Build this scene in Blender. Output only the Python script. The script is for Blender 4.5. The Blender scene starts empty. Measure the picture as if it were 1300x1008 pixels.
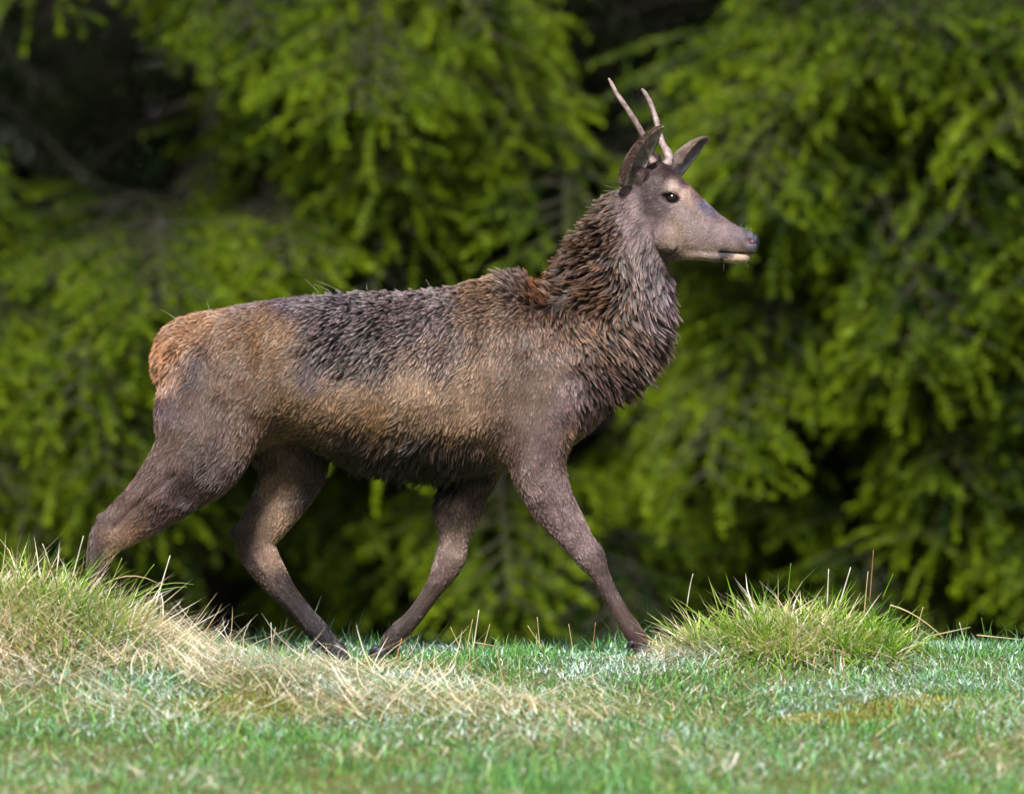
import bpy, math, random
import numpy as np
from mathutils import Vector, Matrix
from mathutils.kdtree import KDTree

random.seed(7)
RNG = np.random.default_rng(7)
SC = bpy.context.scene
COL = SC.collection

# ------------------------------------------------------------------ camera
D = 24.0                      # camera to deer
SCL = 450.0                   # photo pixels per metre at the deer
ZC = (835 - 504) / SCL
cam = bpy.data.cameras.new('camera')
cam.sensor_width = 36.0
cam.lens = 36.0 * D / (1300 / SCL)
cam.clip_start = 0.5
cam.clip_end = 3000
cam.dof.use_dof = True
cam.dof.focus_distance = D - 0.18
cam.dof.aperture_fstop = 2.0
camo = bpy.data.objects.new('camera', cam)
camo.location = (0, -D, ZC)
camo.rotation_euler = (math.radians(90), 0, 0)
COL.objects.link(camo)
SC.camera = camo

# ------------------------------------------------------------------ world and sun
SUN_EL, SUN_AZ = math.radians(50), math.radians(-172)   # azimuth from +Y clockwise: behind the camera's left shoulder
w = bpy.data.worlds.new('World')
SC.world = w
w.use_nodes = True
nt = w.node_tree
nt.nodes.clear()
sky = nt.nodes.new('ShaderNodeTexSky')
sky.sky_type = 'NISHITA'
sky.sun_disc = False
sky.sun_elevation = SUN_EL
sky.sun_rotation = SUN_AZ
sky.air_density = 1.0
sky.dust_density = 2.5
bg = nt.nodes.new('ShaderNodeBackground')
bg.inputs['Strength'].default_value = 0.05
wo = nt.nodes.new('ShaderNodeOutputWorld')
nt.links.new(sky.outputs[0], bg.inputs[0])
nt.links.new(bg.outputs[0], wo.inputs[0])
sl = bpy.data.lights.new('sun', 'SUN')
sl.energy = 5.0
sl.angle = math.radians(10)
sl.color = (1.0, 0.955, 0.89)
so = bpy.data.objects.new('sun', sl)
sd = Vector((math.sin(SUN_AZ) * math.cos(SUN_EL), math.cos(SUN_AZ) * math.cos(SUN_EL), math.sin(SUN_EL)))
so.rotation_euler = sd.to_track_quat('Z', 'Y').to_euler()
so.location = sd * 40
COL.objects.link(so)
SC.view_settings.view_transform = 'Standard'
SC.view_settings.look = 'None'
SC.view_settings.exposure = 0.80
SC.view_settings.gamma = 1.0
SC.view_settings.use_curve_mapping = False
SC.render.engine = 'CYCLES'
SC.cycles.use_denoising = True
SC.cycles.max_bounces = 6
SC.cycles.diffuse_bounces = 3
SC.cycles.glossy_bounces = 2
SC.cycles.transmission_bounces = 3
SC.cycles.transparent_max_bounces = 6
SC.cycles_curves.shape = 'RIBBONS'

# ------------------------------------------------------------------ helpers
def P(px, py, y=0.0):
    """photo pixel + real depth -> metres"""
    k = (D + y) / D / SCL
    return np.array([(px - 650) * k, y, ZC + (504 - py) * k])

def pix(co):
    k = D / (D + co[:, 1]) * SCL
    return 650 + co[:, 0] * k, 504 - (co[:, 2] - ZC) * k

def lin(c):
    c = np.asarray(c, float) / 255.0
    return np.where(c <= 0.04045, c / 12.92, ((c + 0.055) / 1.055) ** 2.4)

_T = RNG.random((32, 32, 32))
def vnoise(p, s):
    """value noise, p (n,3), s frequency -> 0..1"""
    q = np.asarray(p) * s + 100.0
    i = np.floor(q).astype(int)
    f = q - i
    f = f * f * (3 - 2 * f)
    r = 0
    for a in (0, 1):
        for b in (0, 1):
            for c in (0, 1):
                wt = (f[:, 0] if a else 1 - f[:, 0]) * (f[:, 1] if b else 1 - f[:, 1]) * (f[:, 2] if c else 1 - f[:, 2])
                r = r + wt * _T[(i[:, 0] + a) % 32, (i[:, 1] + b) % 32, (i[:, 2] + c) % 32]
    return r

def norm(v):
    return v / np.maximum(np.linalg.norm(v, axis=-1, keepdims=True), 1e-9)

def link(name, data, mats=(), parent=None, kind=None, label=None, cat=None, group=None):
    o = bpy.data.objects.new(name, data)
    COL.objects.link(o)
    for m in mats:
        data.materials.append(m)
    if parent is not None:
        o.parent = parent
    return tag(o, kind, label, cat, group)

def tag(o, kind=None, label=None, cat=None, group=None):
    if kind: o['kind'] = kind
    if label: o['label'] = label
    if cat: o['category'] = cat
    if group: o['group'] = group
    return o

def mesh_np(name, verts, faces_by_size, smooth=True, mat_idx=None):
    """verts (n,3); faces_by_size: list of int arrays (m,k)"""
    me = bpy.data.meshes.new(name)
    me.vertices.add(len(verts))
    me.vertices.foreach_set('co', np.ascontiguousarray(verts, dtype=np.float32).ravel())
    loops = np.concatenate([f.ravel() for f in faces_by_size]).astype(np.int32)
    sizes = np.concatenate([np.full(len(f), f.shape[1]) for f in faces_by_size]).astype(np.int32)
    starts = np.concatenate([[0], np.cumsum(sizes)[:-1]]).astype(np.int32)
    me.loops.add(len(loops))
    me.loops.foreach_set('vertex_index', loops)
    me.polygons.add(len(sizes))
    me.polygons.foreach_set('loop_start', starts)
    me.polygons.foreach_set('loop_total', sizes)
    if mat_idx is not None:
        me.polygons.foreach_set('material_index', np.asarray(mat_idx, dtype=np.int32))
    me.polygons.foreach_set('use_smooth', np.full(len(sizes), smooth))
    me.update(calc_edges=True)
    me.validate()
    return me

def set_col(me, name, cols, domain='POINT'):
    a = me.attributes.new(name, 'FLOAT_COLOR', domain)
    c = np.ones((len(cols), 4), dtype=np.float32)
    c[:, :3] = cols
    a.data.foreach_set('color', c.ravel())

def loft(sections, nseg=20):
    """sections: arrays (C, A, B) with half axes; closed tube with pole caps"""
    t = np.linspace(0, 2 * np.pi, nseg, endpoint=False)
    V = []
    F3, F4 = [], []
    n = len(sections)
    for (C, A, B, k) in sections:
        ct, st = np.cos(t), np.sin(t)
        wv = 1 + k * ct
        V.append(C + np.outer(ct, A) + np.outer(st * wv, B))
    V = np.concatenate(V + [sections[0][0][None], sections[-1][0][None]])
    for i in range(n - 1):
        for j in range(nseg):
            a, b = i * nseg + j, i * nseg + (j + 1) % nseg
            F4.append((a, b, b + nseg, a + nseg))
    p0, p1 = n * nseg, n * nseg + 1
    for j in range(nseg):
        F3.append((p0, (j + 1) % nseg, j))
        F3.append((p1, (n - 1) * nseg + j, (n - 1) * nseg + (j + 1) % nseg))
    return V, np.array(F4), np.array(F3)

def resample(rows, m=4):
    """Catmull-Rom through rows (n,k)"""
    R_ = np.asarray(rows, float)
    n = len(R_)
    out = []
    for i in range(n - 1):
        p0, p1, p2, p3 = R_[max(i - 1, 0)], R_[i], R_[i + 1], R_[min(i + 2, n - 1)]
        for s in range(m):
            t = s / m
            out.append(0.5 * (2 * p1 + (p2 - p0) * t + (2 * p0 - 5 * p1 + 4 * p2 - p3) * t * t + (3 * p1 - p0 - 3 * p2 + p3) * t ** 3))
    out.append(R_[-1])
    return np.array(out)

class Soup:
    def __init__(s):
        s.V, s.F4, s.F3, s.n = [], [], [], 0
    def add(s, V, F4=None, F3=None):
        s.V.append(V)
        if F4 is not None and len(F4): s.F4.append(np.asarray(F4) + s.n)
        if F3 is not None and len(F3): s.F3.append(np.asarray(F3) + s.n)
        s.n += len(V)
    def mesh(s, name, smooth=True, mat_idx=None):
        fs = []
        if s.F4: fs.append(np.concatenate(s.F4))
        if s.F3: fs.append(np.concatenate(s.F3))
        return mesh_np(name, np.concatenate(s.V), fs, smooth, mat_idx)

def ellipsoid(C, r, n=16):
    C = np.asarray(C, float)
    secs = []
    for a in np.linspace(-np.pi / 2 * 0.97, np.pi / 2 * 0.97, 9):
        secs.append((C + np.array([math.sin(a) * r[0], 0, 0]), np.array([0, 0, r[2] * math.cos(a)]), np.array([0, r[1] * math.cos(a), 0]), 0))
    return loft(secs, n)

def tube(pts, rad, nseg=10):
    """pts (n,3) rad (n)"""
    pts = np.asarray(pts, float)
    T = norm(np.gradient(pts, axis=0))
    up = np.array([0.13, 1.0, 0.07])
    secs = []
    for i in range(len(pts)):
        A = np.cross(T[i], up); A /= max(np.linalg.norm(A), 1e-6)
        B = np.cross(T[i], A)
        secs.append((pts[i], A * rad[i], B * rad[i], 0))
    return loft(secs, nseg)

# ------------------------------------------------------------------ materials
def mat(name):
    m = bpy.data.materials.new(name)
    m.use_nodes = True
    n = m.node_tree
    n.nodes.clear()
    o = n.nodes.new('ShaderNodeOutputMaterial')
    b = n.nodes.new('ShaderNodeBsdfPrincipled')
    n.links.new(b.outputs[0], o.inputs[0])
    return m, n, b, o

def attr_node(n, name):
    a = n.nodes.new('ShaderNodeAttribute')
    a.attribute_name = name
    return a

def noise_ramp(n, scale, stops, detail=6, coord='Object', rough=0.6):
    tc = n.nodes.new('ShaderNodeTexCoord')
    nz = n.nodes.new('ShaderNodeTexNoise')
    nz.inputs['Scale'].default_value = scale
    nz.inputs['Detail'].default_value = detail
    nz.inputs['Roughness'].default_value = rough
    n.links.new(tc.outputs[coord], nz.inputs['Vector'])
    r = n.nodes.new('ShaderNodeValToRGB')
    el = r.color_ramp.elements
    while len(el) < len(stops): el.new(0.5)
    for e, (p, c) in zip(el, stops):
        e.position = p
        e.color = (*c, 1)
    n.links.new(nz.outputs['Fac'], r.inputs[0])
    return nz, r

def bump(n, b, src, strength=0.5, dist=0.01):
    bp = n.nodes.new('ShaderNodeBump')
    bp.inputs['Strength'].default_value = strength
    bp.inputs['Distance'].default_value = dist
    n.links.new(src, bp.inputs['Height'])
    n.links.new(bp.outputs[0], b.inputs['Normal'])

def leafy(name, rough=0.45, transl=0.3, spec=0.5):
    m, n, b, o = mat(name)
    a = attr_node(n, 'Col')
    n.links.new(a.outputs['Color'], b.inputs['Base Color'])
    b.inputs['Roughness'].default_value = rough
    b.inputs['Specular IOR Level'].default_value = spec
    t = n.nodes.new('ShaderNodeBsdfTranslucent')
    n.links.new(a.outputs['Color'], t.inputs['Color'])
    mx = n.nodes.new('ShaderNodeMixShader')
    mx.inputs[0].default_value = transl
    n.links.new(b.outputs[0], mx.inputs[1])
    n.links.new(t.outputs[0], mx.inputs[2])
    n.links.new(mx.outputs[0], o.inputs[0])
    return m

M_GRASS = leafy('grass_blades', 0.4, 0.3, 0.5)

M_SKIN, n, b, o = mat('deer_hide')
a = attr_node(n, 'Col')
n.links.new(a.outputs['Color'], b.inputs['Base Color'])
b.inputs['Roughness'].default_value = 0.75
nz, r = noise_ramp(n, 260, [(0.3, (0, 0, 0)), (0.7, (1, 1, 1))])
bump(n, b, nz.outputs['Fac'], 0.35, 0.003)

M_FUR, n, b, o = mat('deer_fur')
a = attr_node(n, 'Col')
n.links.new(a.outputs['Color'], b.inputs['Base Color'])
b.inputs['Roughness'].default_value = 0.34
b.inputs['Specular IOR Level'].default_value = 0.6

M_ANTLER, n, b, o = mat('antler_bone')
nz, r = noise_ramp(n, 60, [(0.3, tuple(lin((98, 80, 84)))), (0.55, tuple(lin((150, 130, 130)))), (0.75, tuple(lin((190, 172, 160))))])
n.links.new(r.outputs[0], b.inputs['Base Color'])
b.inputs['Roughness'].default_value = 0.5
bump(n, b, nz.outputs['Fac'], 0.6, 0.004)

M_EYE, n, b, o = mat('eye_ball')
b.inputs['Base Color'].default_value = (0.008, 0.005, 0.004, 1)
b.inputs['Roughness'].default_value = 0.10
b.inputs['Specular IOR Level'].default_value = 0.35

M_NOSE, n, b, o = mat('wet_nose')
nz, r = noise_ramp(n, 90, [(0.3, tuple(lin((22, 22, 28)))), (0.7, tuple(lin((52, 55, 70))))])
n.links.new(r.outputs[0], b.inputs['Base Color'])
b.inputs['Roughness'].default_value = 0.28
vz = n.nodes.new('ShaderNodeTexVoronoi'); vz.inputs['Scale'].default_value = 420
bump(n, b, vz.outputs['Distance'], 0.4, 0.002)

M_NOSTRIL, n, b, o = mat('nostril')
b.inputs['Base Color'].default_value = (*lin((70, 44, 52)), 1)
b.inputs['Roughness'].default_value = 0.4

M_HOOF, n, b, o = mat('hoof_horn')
nz, r = noise_ramp(n, 50, [(0.3, tuple(lin((18, 18, 24)))), (0.7, tuple(lin((42, 42, 54))))])
n.links.new(r.outputs[0], b.inputs['Base Color'])
b.inputs['Specular IOR Level'].default_value = 0.3
b.inputs['Roughness'].default_value = 0.5
bump(n, b, nz.outputs['Fac'], 0.3, 0.003)

M_SOIL, n, b, o = mat('soil_and_moss')
nz, r = noise_ramp(n, 5, [(0.3, tuple(lin((46, 52, 22)))), (0.45, tuple(lin((84, 92, 34)))), (0.6, tuple(lin((112, 98, 58)))), (0.75, tuple(lin((70, 92, 46))))], 10, rough=0.75)
n.links.new(r.outputs[0], b.inputs['Base Color'])
b.inputs['Roughness'].default_value = 0.95
nz2, r2 = noise_ramp(n, 70, [(0.3, (0, 0, 0)), (0.7, (1, 1, 1))])
bump(n, b, nz2.outputs['Fac'], 0.9, 0.02)

M_BARK, n, b, o = mat('spruce_bark')
nz, r = noise_ramp(n, 22, [(0.3, tuple(lin((22, 16, 15)))), (0.6, tuple(lin((44, 34, 30)))), (0.8, tuple(lin((70, 58, 52))))], 8)
n.links.new(r.outputs[0], b.inputs['Base Color'])
b.inputs['Roughness'].default_value = 0.9
bump(n, b, nz.outputs['Fac'], 0.8, 0.02)

def needle_mat(name, dark, light):
    m, n, b, o = mat(name)
    a = attr_node(n, 'tip')
    oi = n.nodes.new('ShaderNodeObjectInfo')
    tc = n.nodes.new('ShaderNodeTexCoord')
    nz = n.nodes.new('ShaderNodeTexNoise')
    nz.inputs['Scale'].default_value = 4.0
    nz.inputs['Detail'].default_value = 3
    n.links.new(tc.outputs['Object'], nz.inputs['Vector'])
    ad = n.nodes.new('ShaderNodeMath'); ad.operation = 'MULTIPLY_ADD'
    n.links.new(oi.outputs['Random'], ad.inputs[0]); ad.inputs[1].default_value = 0.55
    n.links.new(a.outputs['Fac'], ad.inputs[2])
    ad2 = n.nodes.new('ShaderNodeMath'); ad2.operation = 'MULTIPLY_ADD'
    n.links.new(nz.outputs['Fac'], ad2.inputs[0]); ad2.inputs[1].default_value = 0.8
    n.links.new(ad.outputs[0], ad2.inputs[2])
    sb = n.nodes.new('ShaderNodeMath'); sb.operation = 'SUBTRACT'; sb.use_clamp = True
    n.links.new(ad2.outputs[0], sb.inputs[0]); sb.inputs[1].default_value = 0.76
    r = n.nodes.new('ShaderNodeValToRGB')
    el = r.color_ramp.elements
    el[0].color = (*dark, 1); el[1].color = (*light, 1)
    n.links.new(sb.outputs[0], r.inputs[0])
    n.links.new(r.outputs[0], b.inputs['Base Color'])
    b.inputs['Roughness'].default_value = 0.5
    b.inputs['Specular IOR Level'].default_value = 0.25
    t = n.nodes.new('ShaderNodeBsdfTranslucent')
    n.links.new(r.outputs[0], t.inputs['Color'])
    mx = n.nodes.new('ShaderNodeMixShader'); mx.inputs[0].default_value = 0.22
    n.links.new(b.outputs[0], mx.inputs[1]); n.links.new(t.outputs[0], mx.inputs[2])
    n.links.new(mx.outputs[0], o.inputs[0])
    return m
M_NEEDLE = needle_mat('spruce_needles', (0.006, 0.030, 0.002), (0.22, 0.32, 0.005))
M_NEEDLE_SHADE = needle_mat('shaded_spruce_needles', (0.004, 0.010, 0.002), (0.022, 0.050, 0.004))  # darkened needle green: shade of inner branches and back rows painted in

# ------------------------------------------------------------------ terrain
def ground_z(x, y):
    x = np.asarray(x, float); y = np.asarray(y, float)
    z = 0.0 * x
    front = np.minimum(y + 0.15, 0)
    z = z + np.maximum(front * 0.10, -2.4)
    back = np.maximum(y - 0.45, 0)
    z = z - 1.3 * (1 - np.exp(-(back / 3.2) ** 1.5))
    # gentle rise to the left and undulation
    z = z + 0.05 * np.exp(-((x + 1.5) / 0.6) ** 2 - ((y + 0.3) / 0.8) ** 2)
    z = z + 0.012 * np.sin(x * 5.1 + 1.2) * np.cos(y * 4.3) * np.exp(-(y / 3) ** 2)
    far = np.clip((np.hypot(x, y) - 30) / 300, 0, 1)
    z = z + far * 2.0 * np.sin(x * 0.01) * np.cos(y * 0.013)
    return z

def tuss_z(x, y, px, yc, rx, ry, h):
    c = P(px, 835, yc)
    return h * np.exp(-(((x - c[0]) / rx) ** 2 + ((y - yc) / ry) ** 2) ** 1.3)

LT = (25, -0.50, 0.50, 0.32, 0.115)     # left tussock: px, y, rx, ry, height
LT2 = (250, -0.90, 0.60, 0.36, 0.035)  # straw mat
RT = (1000, -0.30, 0.36, 0.30, 0.07)

def ground_full(x, y):
    return ground_z(x, y) + tuss_z(x, y, *LT) + tuss_z(x, y, *LT2) + tuss_z(x, y, *RT)

def axis_pts(lo, hi, dense_lo, dense_hi, step):
    a = list(np.arange(dense_lo, dense_hi + 1e-6, step))
    s, v = step, dense_hi
    while v < hi:
        s *= 1.25; v += s; a.append(min(v, hi))
    s, v = step, dense_lo
    pre = []
    while v > lo:
        s *= 1.25; v -= s; pre.append(max(v, lo))
    return np.array(pre[::-1] + a)
xs = axis_pts(-900, 900, -3, 3, 0.05)
ys = axis_pts(-400, 1500, -4, 4, 0.05)
X, Y = np.meshgrid(xs, ys)
Z = ground_full(X, Y)
V = np.stack([X.ravel(), Y.ravel(), Z.ravel()], 1)
nx, ny = len(xs), len(ys)
I, J = np.meshgrid(np.arange(nx - 1), np.arange(ny - 1))
q = (J * nx + I).ravel()
link('ground', mesh_np('ground', V, [np.stack([q, q + 1, q + 1 + nx, q + nx], 1)]), [M_SOIL], kind='structure')

# ------------------------------------------------------------------ grass
def blades(base, h, wd, lean, az, curl, croot, ctip, levels=3, twist=None):
    """arrays of n blades -> verts, faces, cols. lean: 0 upright.. 1.5 flat; az direction; curl extra bend"""
    n = len(base)
    t = np.linspace(0, 1, levels + 1)
    dirh = np.stack([np.cos(az), np.sin(az), np.zeros(n)], 1)
    pts = np.zeros((n, levels + 1, 3))
    p = base.copy()
    swirl = RNG.normal(0, .75, n)
    pts[:, 0] = p
    for k in range(1, levels + 1):
        ang = lean + curl * (t[k] - 0.15)
        az_k = az + swirl * t[k]
        dirh = np.stack([np.cos(az_k), np.sin(az_k), np.zeros(n)], 1)
        d = dirh * np.sin(ang)[:, None] + np.array([0, 0, 1.0]) * np.cos(ang)[:, None]
        p = p + d * (h / levels)[:, None]
        pts[:, k] = p
    fa = az + np.pi / 2 + (RNG.normal(0, 0.6, n) if twist is None else twist)
    side = np.stack([np.cos(fa), np.sin(fa), np.zeros(n)], 1)
    V = np.zeros((n, 2 * levels + 1, 3)); Cc = np.zeros((n, 2 * levels + 1, 3))
    for k in range(levels):
        wk = wd * (1 - 0.75 * t[k] ** 1.5) * 0.5
        V[:, 2 * k] = pts[:, k] - side * wk[:, None]
        V[:, 2 * k + 1] = pts[:, k] + side * wk[:, None]
        c = croot + (ctip - croot) * t[k] ** 1.2
        Cc[:, 2 * k] = c; Cc[:, 2 * k + 1] = c
    V[:, -1] = pts[:, -1]; Cc[:, -1] = ctip
    o = (np.arange(n) * (2 * levels + 1))[:, None]
    q = np.concatenate([o + np.array([[2 * k, 2 * k + 1, 2 * k + 3, 2 * k + 2]]) for k in range(levels - 1)])
    tr = o + np.array([[2 * levels - 2, 2 * levels - 1, 2 * levels]])
    return V.reshape(-1, 3), q, tr, Cc.reshape(-1, 3)

def blade_mesh(name, sets):
    s = Soup(); cols = []
    for (V, q, tr, c) in sets:
        s.add(V, q, tr); cols.append(c)
    me = s.mesh(name, smooth=False)
    set_col(me, 'Col', np.concatenate(cols))
    return me

def mixc(a, b, t):
    return lin(a)[None] * (1 - t[:, None]) + lin(b)[None] * t[:, None]

def pick(n, cols, wts):
    i = RNG.choice(len(cols), n, p=np.array(wts) / sum(wts))
    c = np.array([lin(x) for x in cols])[i]
    return c * RNG.uniform(0.75, 1.25, (n, 1))

GREEN = [(58, 118, 30), (98, 156, 44), (62, 132, 62), (128, 166, 58), (44, 96, 32)]
FROST = [(140, 190, 160), (180, 214, 204), (104, 164, 116), (232, 240, 240), (120, 168, 84)]
STRAW = [(214, 192, 148), (226, 212, 178), (160, 132, 88), (240, 234, 220), (182, 152, 112)]
STRAWT = [(244, 234, 206), (252, 250, 244), (214, 190, 142), (234, 216, 172)]

def ground_pts(n, x0, x1, y0, y1):
    x = RNG.uniform(x0, x1, n); y = RNG.uniform(y0, y1, n)
    return x, y

# short frosty turf
def turf(n, x0, x1, y0, y1, hs=1.0):
    x, y = ground_pts(n, x0, x1, y0, y1)
    z = ground_full(x, y) - 0.004
    b = np.stack([x, y, z], 1)
    pn = vnoise(b, 3.0); pf = vnoise(b + 7, 7.0)
    h = RNG.gamma(4, 1 / 4, n) * (0.018 + 0.040 * pn ** 1.5) * hs
    for hx_, hy_ in ((97, -.11), (436, .10), (820, -.10), (480, .09)):
        hc_ = P(hx_, 830, hy_)
        h = h * (1 - .65 * np.exp(-((x - hc_[0]) / .08) ** 2) * np.clip(1 - np.abs(y - hy_ + .22) / .42, 0, 1) ** .5)
    wd = RNG.uniform(0.0018, 0.0048, n)
    cr = pick(n, GREEN, [3, 3, 2, 2, 2])
    ct = pick(n, FROST, [3, 2, 3, 1.0, 3])
    k = (np.clip((pf - 0.30) * 2.4, 0, 1) * RNG.uniform(.3, 1.3, n))[:, None].clip(0, 1)
    ct = ct * (0.35 + 0.65 * k) + cr * 1.5 * (0.65 - 0.65 * k)
    return blades(b, h, wd, RNG.uniform(0.05, 0.95, n), RNG.uniform(0, 6.28, n), RNG.uniform(0, 1.3, n), cr, ct)

def frosted(n):
    x, y = ground_pts(n * 3, -1.9, 1.9, -2.6, 0.4)
    b = np.stack([x, y, ground_full(x, y) + .004], 1)
    k = RNG.random(n * 3) < np.clip((vnoise(b + 21, 4.0) - .38) * 2.6, .03, 1) * np.clip((y + 2.2) / 1.4, .15, 1)
    for hx_, hy_ in ((97, -.11), (436, .10), (820, -.10), (480, .09)):
        hc_ = P(hx_, 830, hy_)
        k &= ~((np.abs(x - hc_[0]) < .06) & (np.abs(y - hy_ + .08) < .16))
    b = b[k][:n]; m = len(b)
    b[:, 2] += RNG.uniform(0, .022, m)
    c = pick(m, [(206, 226, 226), (236, 244, 246), (170, 206, 194), (150, 196, 170)], [2, 1.4, 2, 2])
    return blades(b, RNG.uniform(.010, .034, m), RNG.uniform(.0022, .0046, m), RNG.uniform(.3, 1.4, m), RNG.uniform(0, 6.28, m), RNG.uniform(0, 1, m), c * .8, c, 2)
link('turf_grass', blade_mesh('turf_grass', [frosted(32000), turf(95000, -1.9, 1.9, -3.6, 0.9), turf(26000, -3.2, 3.2, -0.3, 1.1, 1.1),
     turf(26000, -5, 5, -7, 3, 1.4)]), [M_GRASS], kind='stuff', label='short frosted green turf around the deer', cat='grass')

# loose dead grass lying in mats
def straw(n, dens, hmin, hmax, x0=-1.9, x1=1.9, y0=-3.4, y1=0.3, lift=0.02):
    x, y = ground_pts(n * 3, x0, x1, y0, y1)
    z = ground_full(x, y)
    b = np.stack([x, y, z], 1)
    keep = RNG.random(len(x)) < dens(x, y, b)
    b = b[keep][:n]
    m = len(b)
    b[:, 2] += RNG.uniform(0, lift, m)
    h = RNG.uniform(hmin, hmax, m)
    wd = RNG.uniform(0.0014, 0.0040, m)
    cr = pick(m, STRAW, [3, 4, 2, 4, 2]); ct = pick(m, STRAWT, [3, 4, 1, 2])
    az = vnoise(b + 31, 2.6) * 14 + RNG.normal(0, .7, m)
    return blades(b, h, wd, RNG.uniform(0.95, 1.5, m), az, RNG.uniform(-0.5, 1.3, m), cr, ct, 5, RNG.normal(0, .9, m))

def mat_d(x, y, b):
    c = P(290, 835, -.85)
    d = np.exp(-(((x - c[0]) / 0.55) ** 2 + ((y + .85) / 0.36) ** 2))
    c2 = P(430, 900, -1.2)
    d2 = np.exp(-(((x - c2[0]) / 0.55) ** 2 + ((y + 1.2) / 0.30) ** 2))
    c3 = P(60, 880, -.75)
    d3 = np.exp(-(((x - c3[0]) / 0.55) ** 2 + ((y + .75) / 0.45) ** 2)) * 1.3
    lim = np.clip((-y - .45) / .15, 0, 1) + np.clip((P(240, 835, 0)[0] - x) / .15, 0, 1)
    return np.clip(0.75 * d + 0.7 * d2 + 0.7 * d3, 0, 1) * np.clip(lim, 0, 1) * np.clip((vnoise(b + 51, 5.5) - .30) * 4, .12, 1)
def patch_d(x, y, b):
    return np.clip((vnoise(b + 3, 2.3) - 0.50) * 2.4, 0.02, 0.6) * np.clip((-y - 0.2) / 1.2, 0.10, 1)
link('dead_grass', blade_mesh('dead_grass', [straw(15000, mat_d, 0.07, 0.22, x0=-2.2, x1=.6, lift=0.045), straw(13000, patch_d, 0.03, 0.10)]),
     [M_GRASS], kind='stuff', label='pale dead grass lying in matted patches', cat='dead grass')

# yellow moss cushions low in the foreground
def moss():
    n = 9000
    cs = [(560, -1.75, .20), (780, -1.85, .12), (620, -1.6, .14), (1190, -1.7, .22), (1060, -1.85, .12), (200, -1.9, .25), (300, -1.75, .15), (1240, -1.55, .18)]
    out = []
    for px, y, r in cs:
        y = y + .5
        c = P(px, 900, y)
        m = n // len(cs)
        a = RNG.uniform(0, 6.28, m); rr = r * np.sqrt(RNG.random(m))
        x = c[0] + rr * np.cos(a) * 1.4; yy = y + rr * np.sin(a) * 0.8
        b = np.stack([x, yy, ground_full(x, yy) + 0.010 * (1 - (rr / r) ** 2)], 1)
        cr = pick(m, [(110, 112, 44), (134, 132, 56)], [1, 1]); ct = pick(m, [(182, 172, 84), (160, 158, 72), (146, 158, 70)], [1, 1, 1])
        out.append(blades(b, RNG.uniform(0.008, 0.02, m), RNG.uniform(0.003, 0.005, m), RNG.uniform(0, 0.7, m), RNG.uniform(0, 6.28, m), RNG.uniform(0, 0.8, m), cr, ct, 2))
    return out
link('yellow_moss', blade_mesh('yellow_moss', moss()), [M_GRASS], kind='stuff', label='low yellow moss between the grass', cat='moss')

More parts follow.
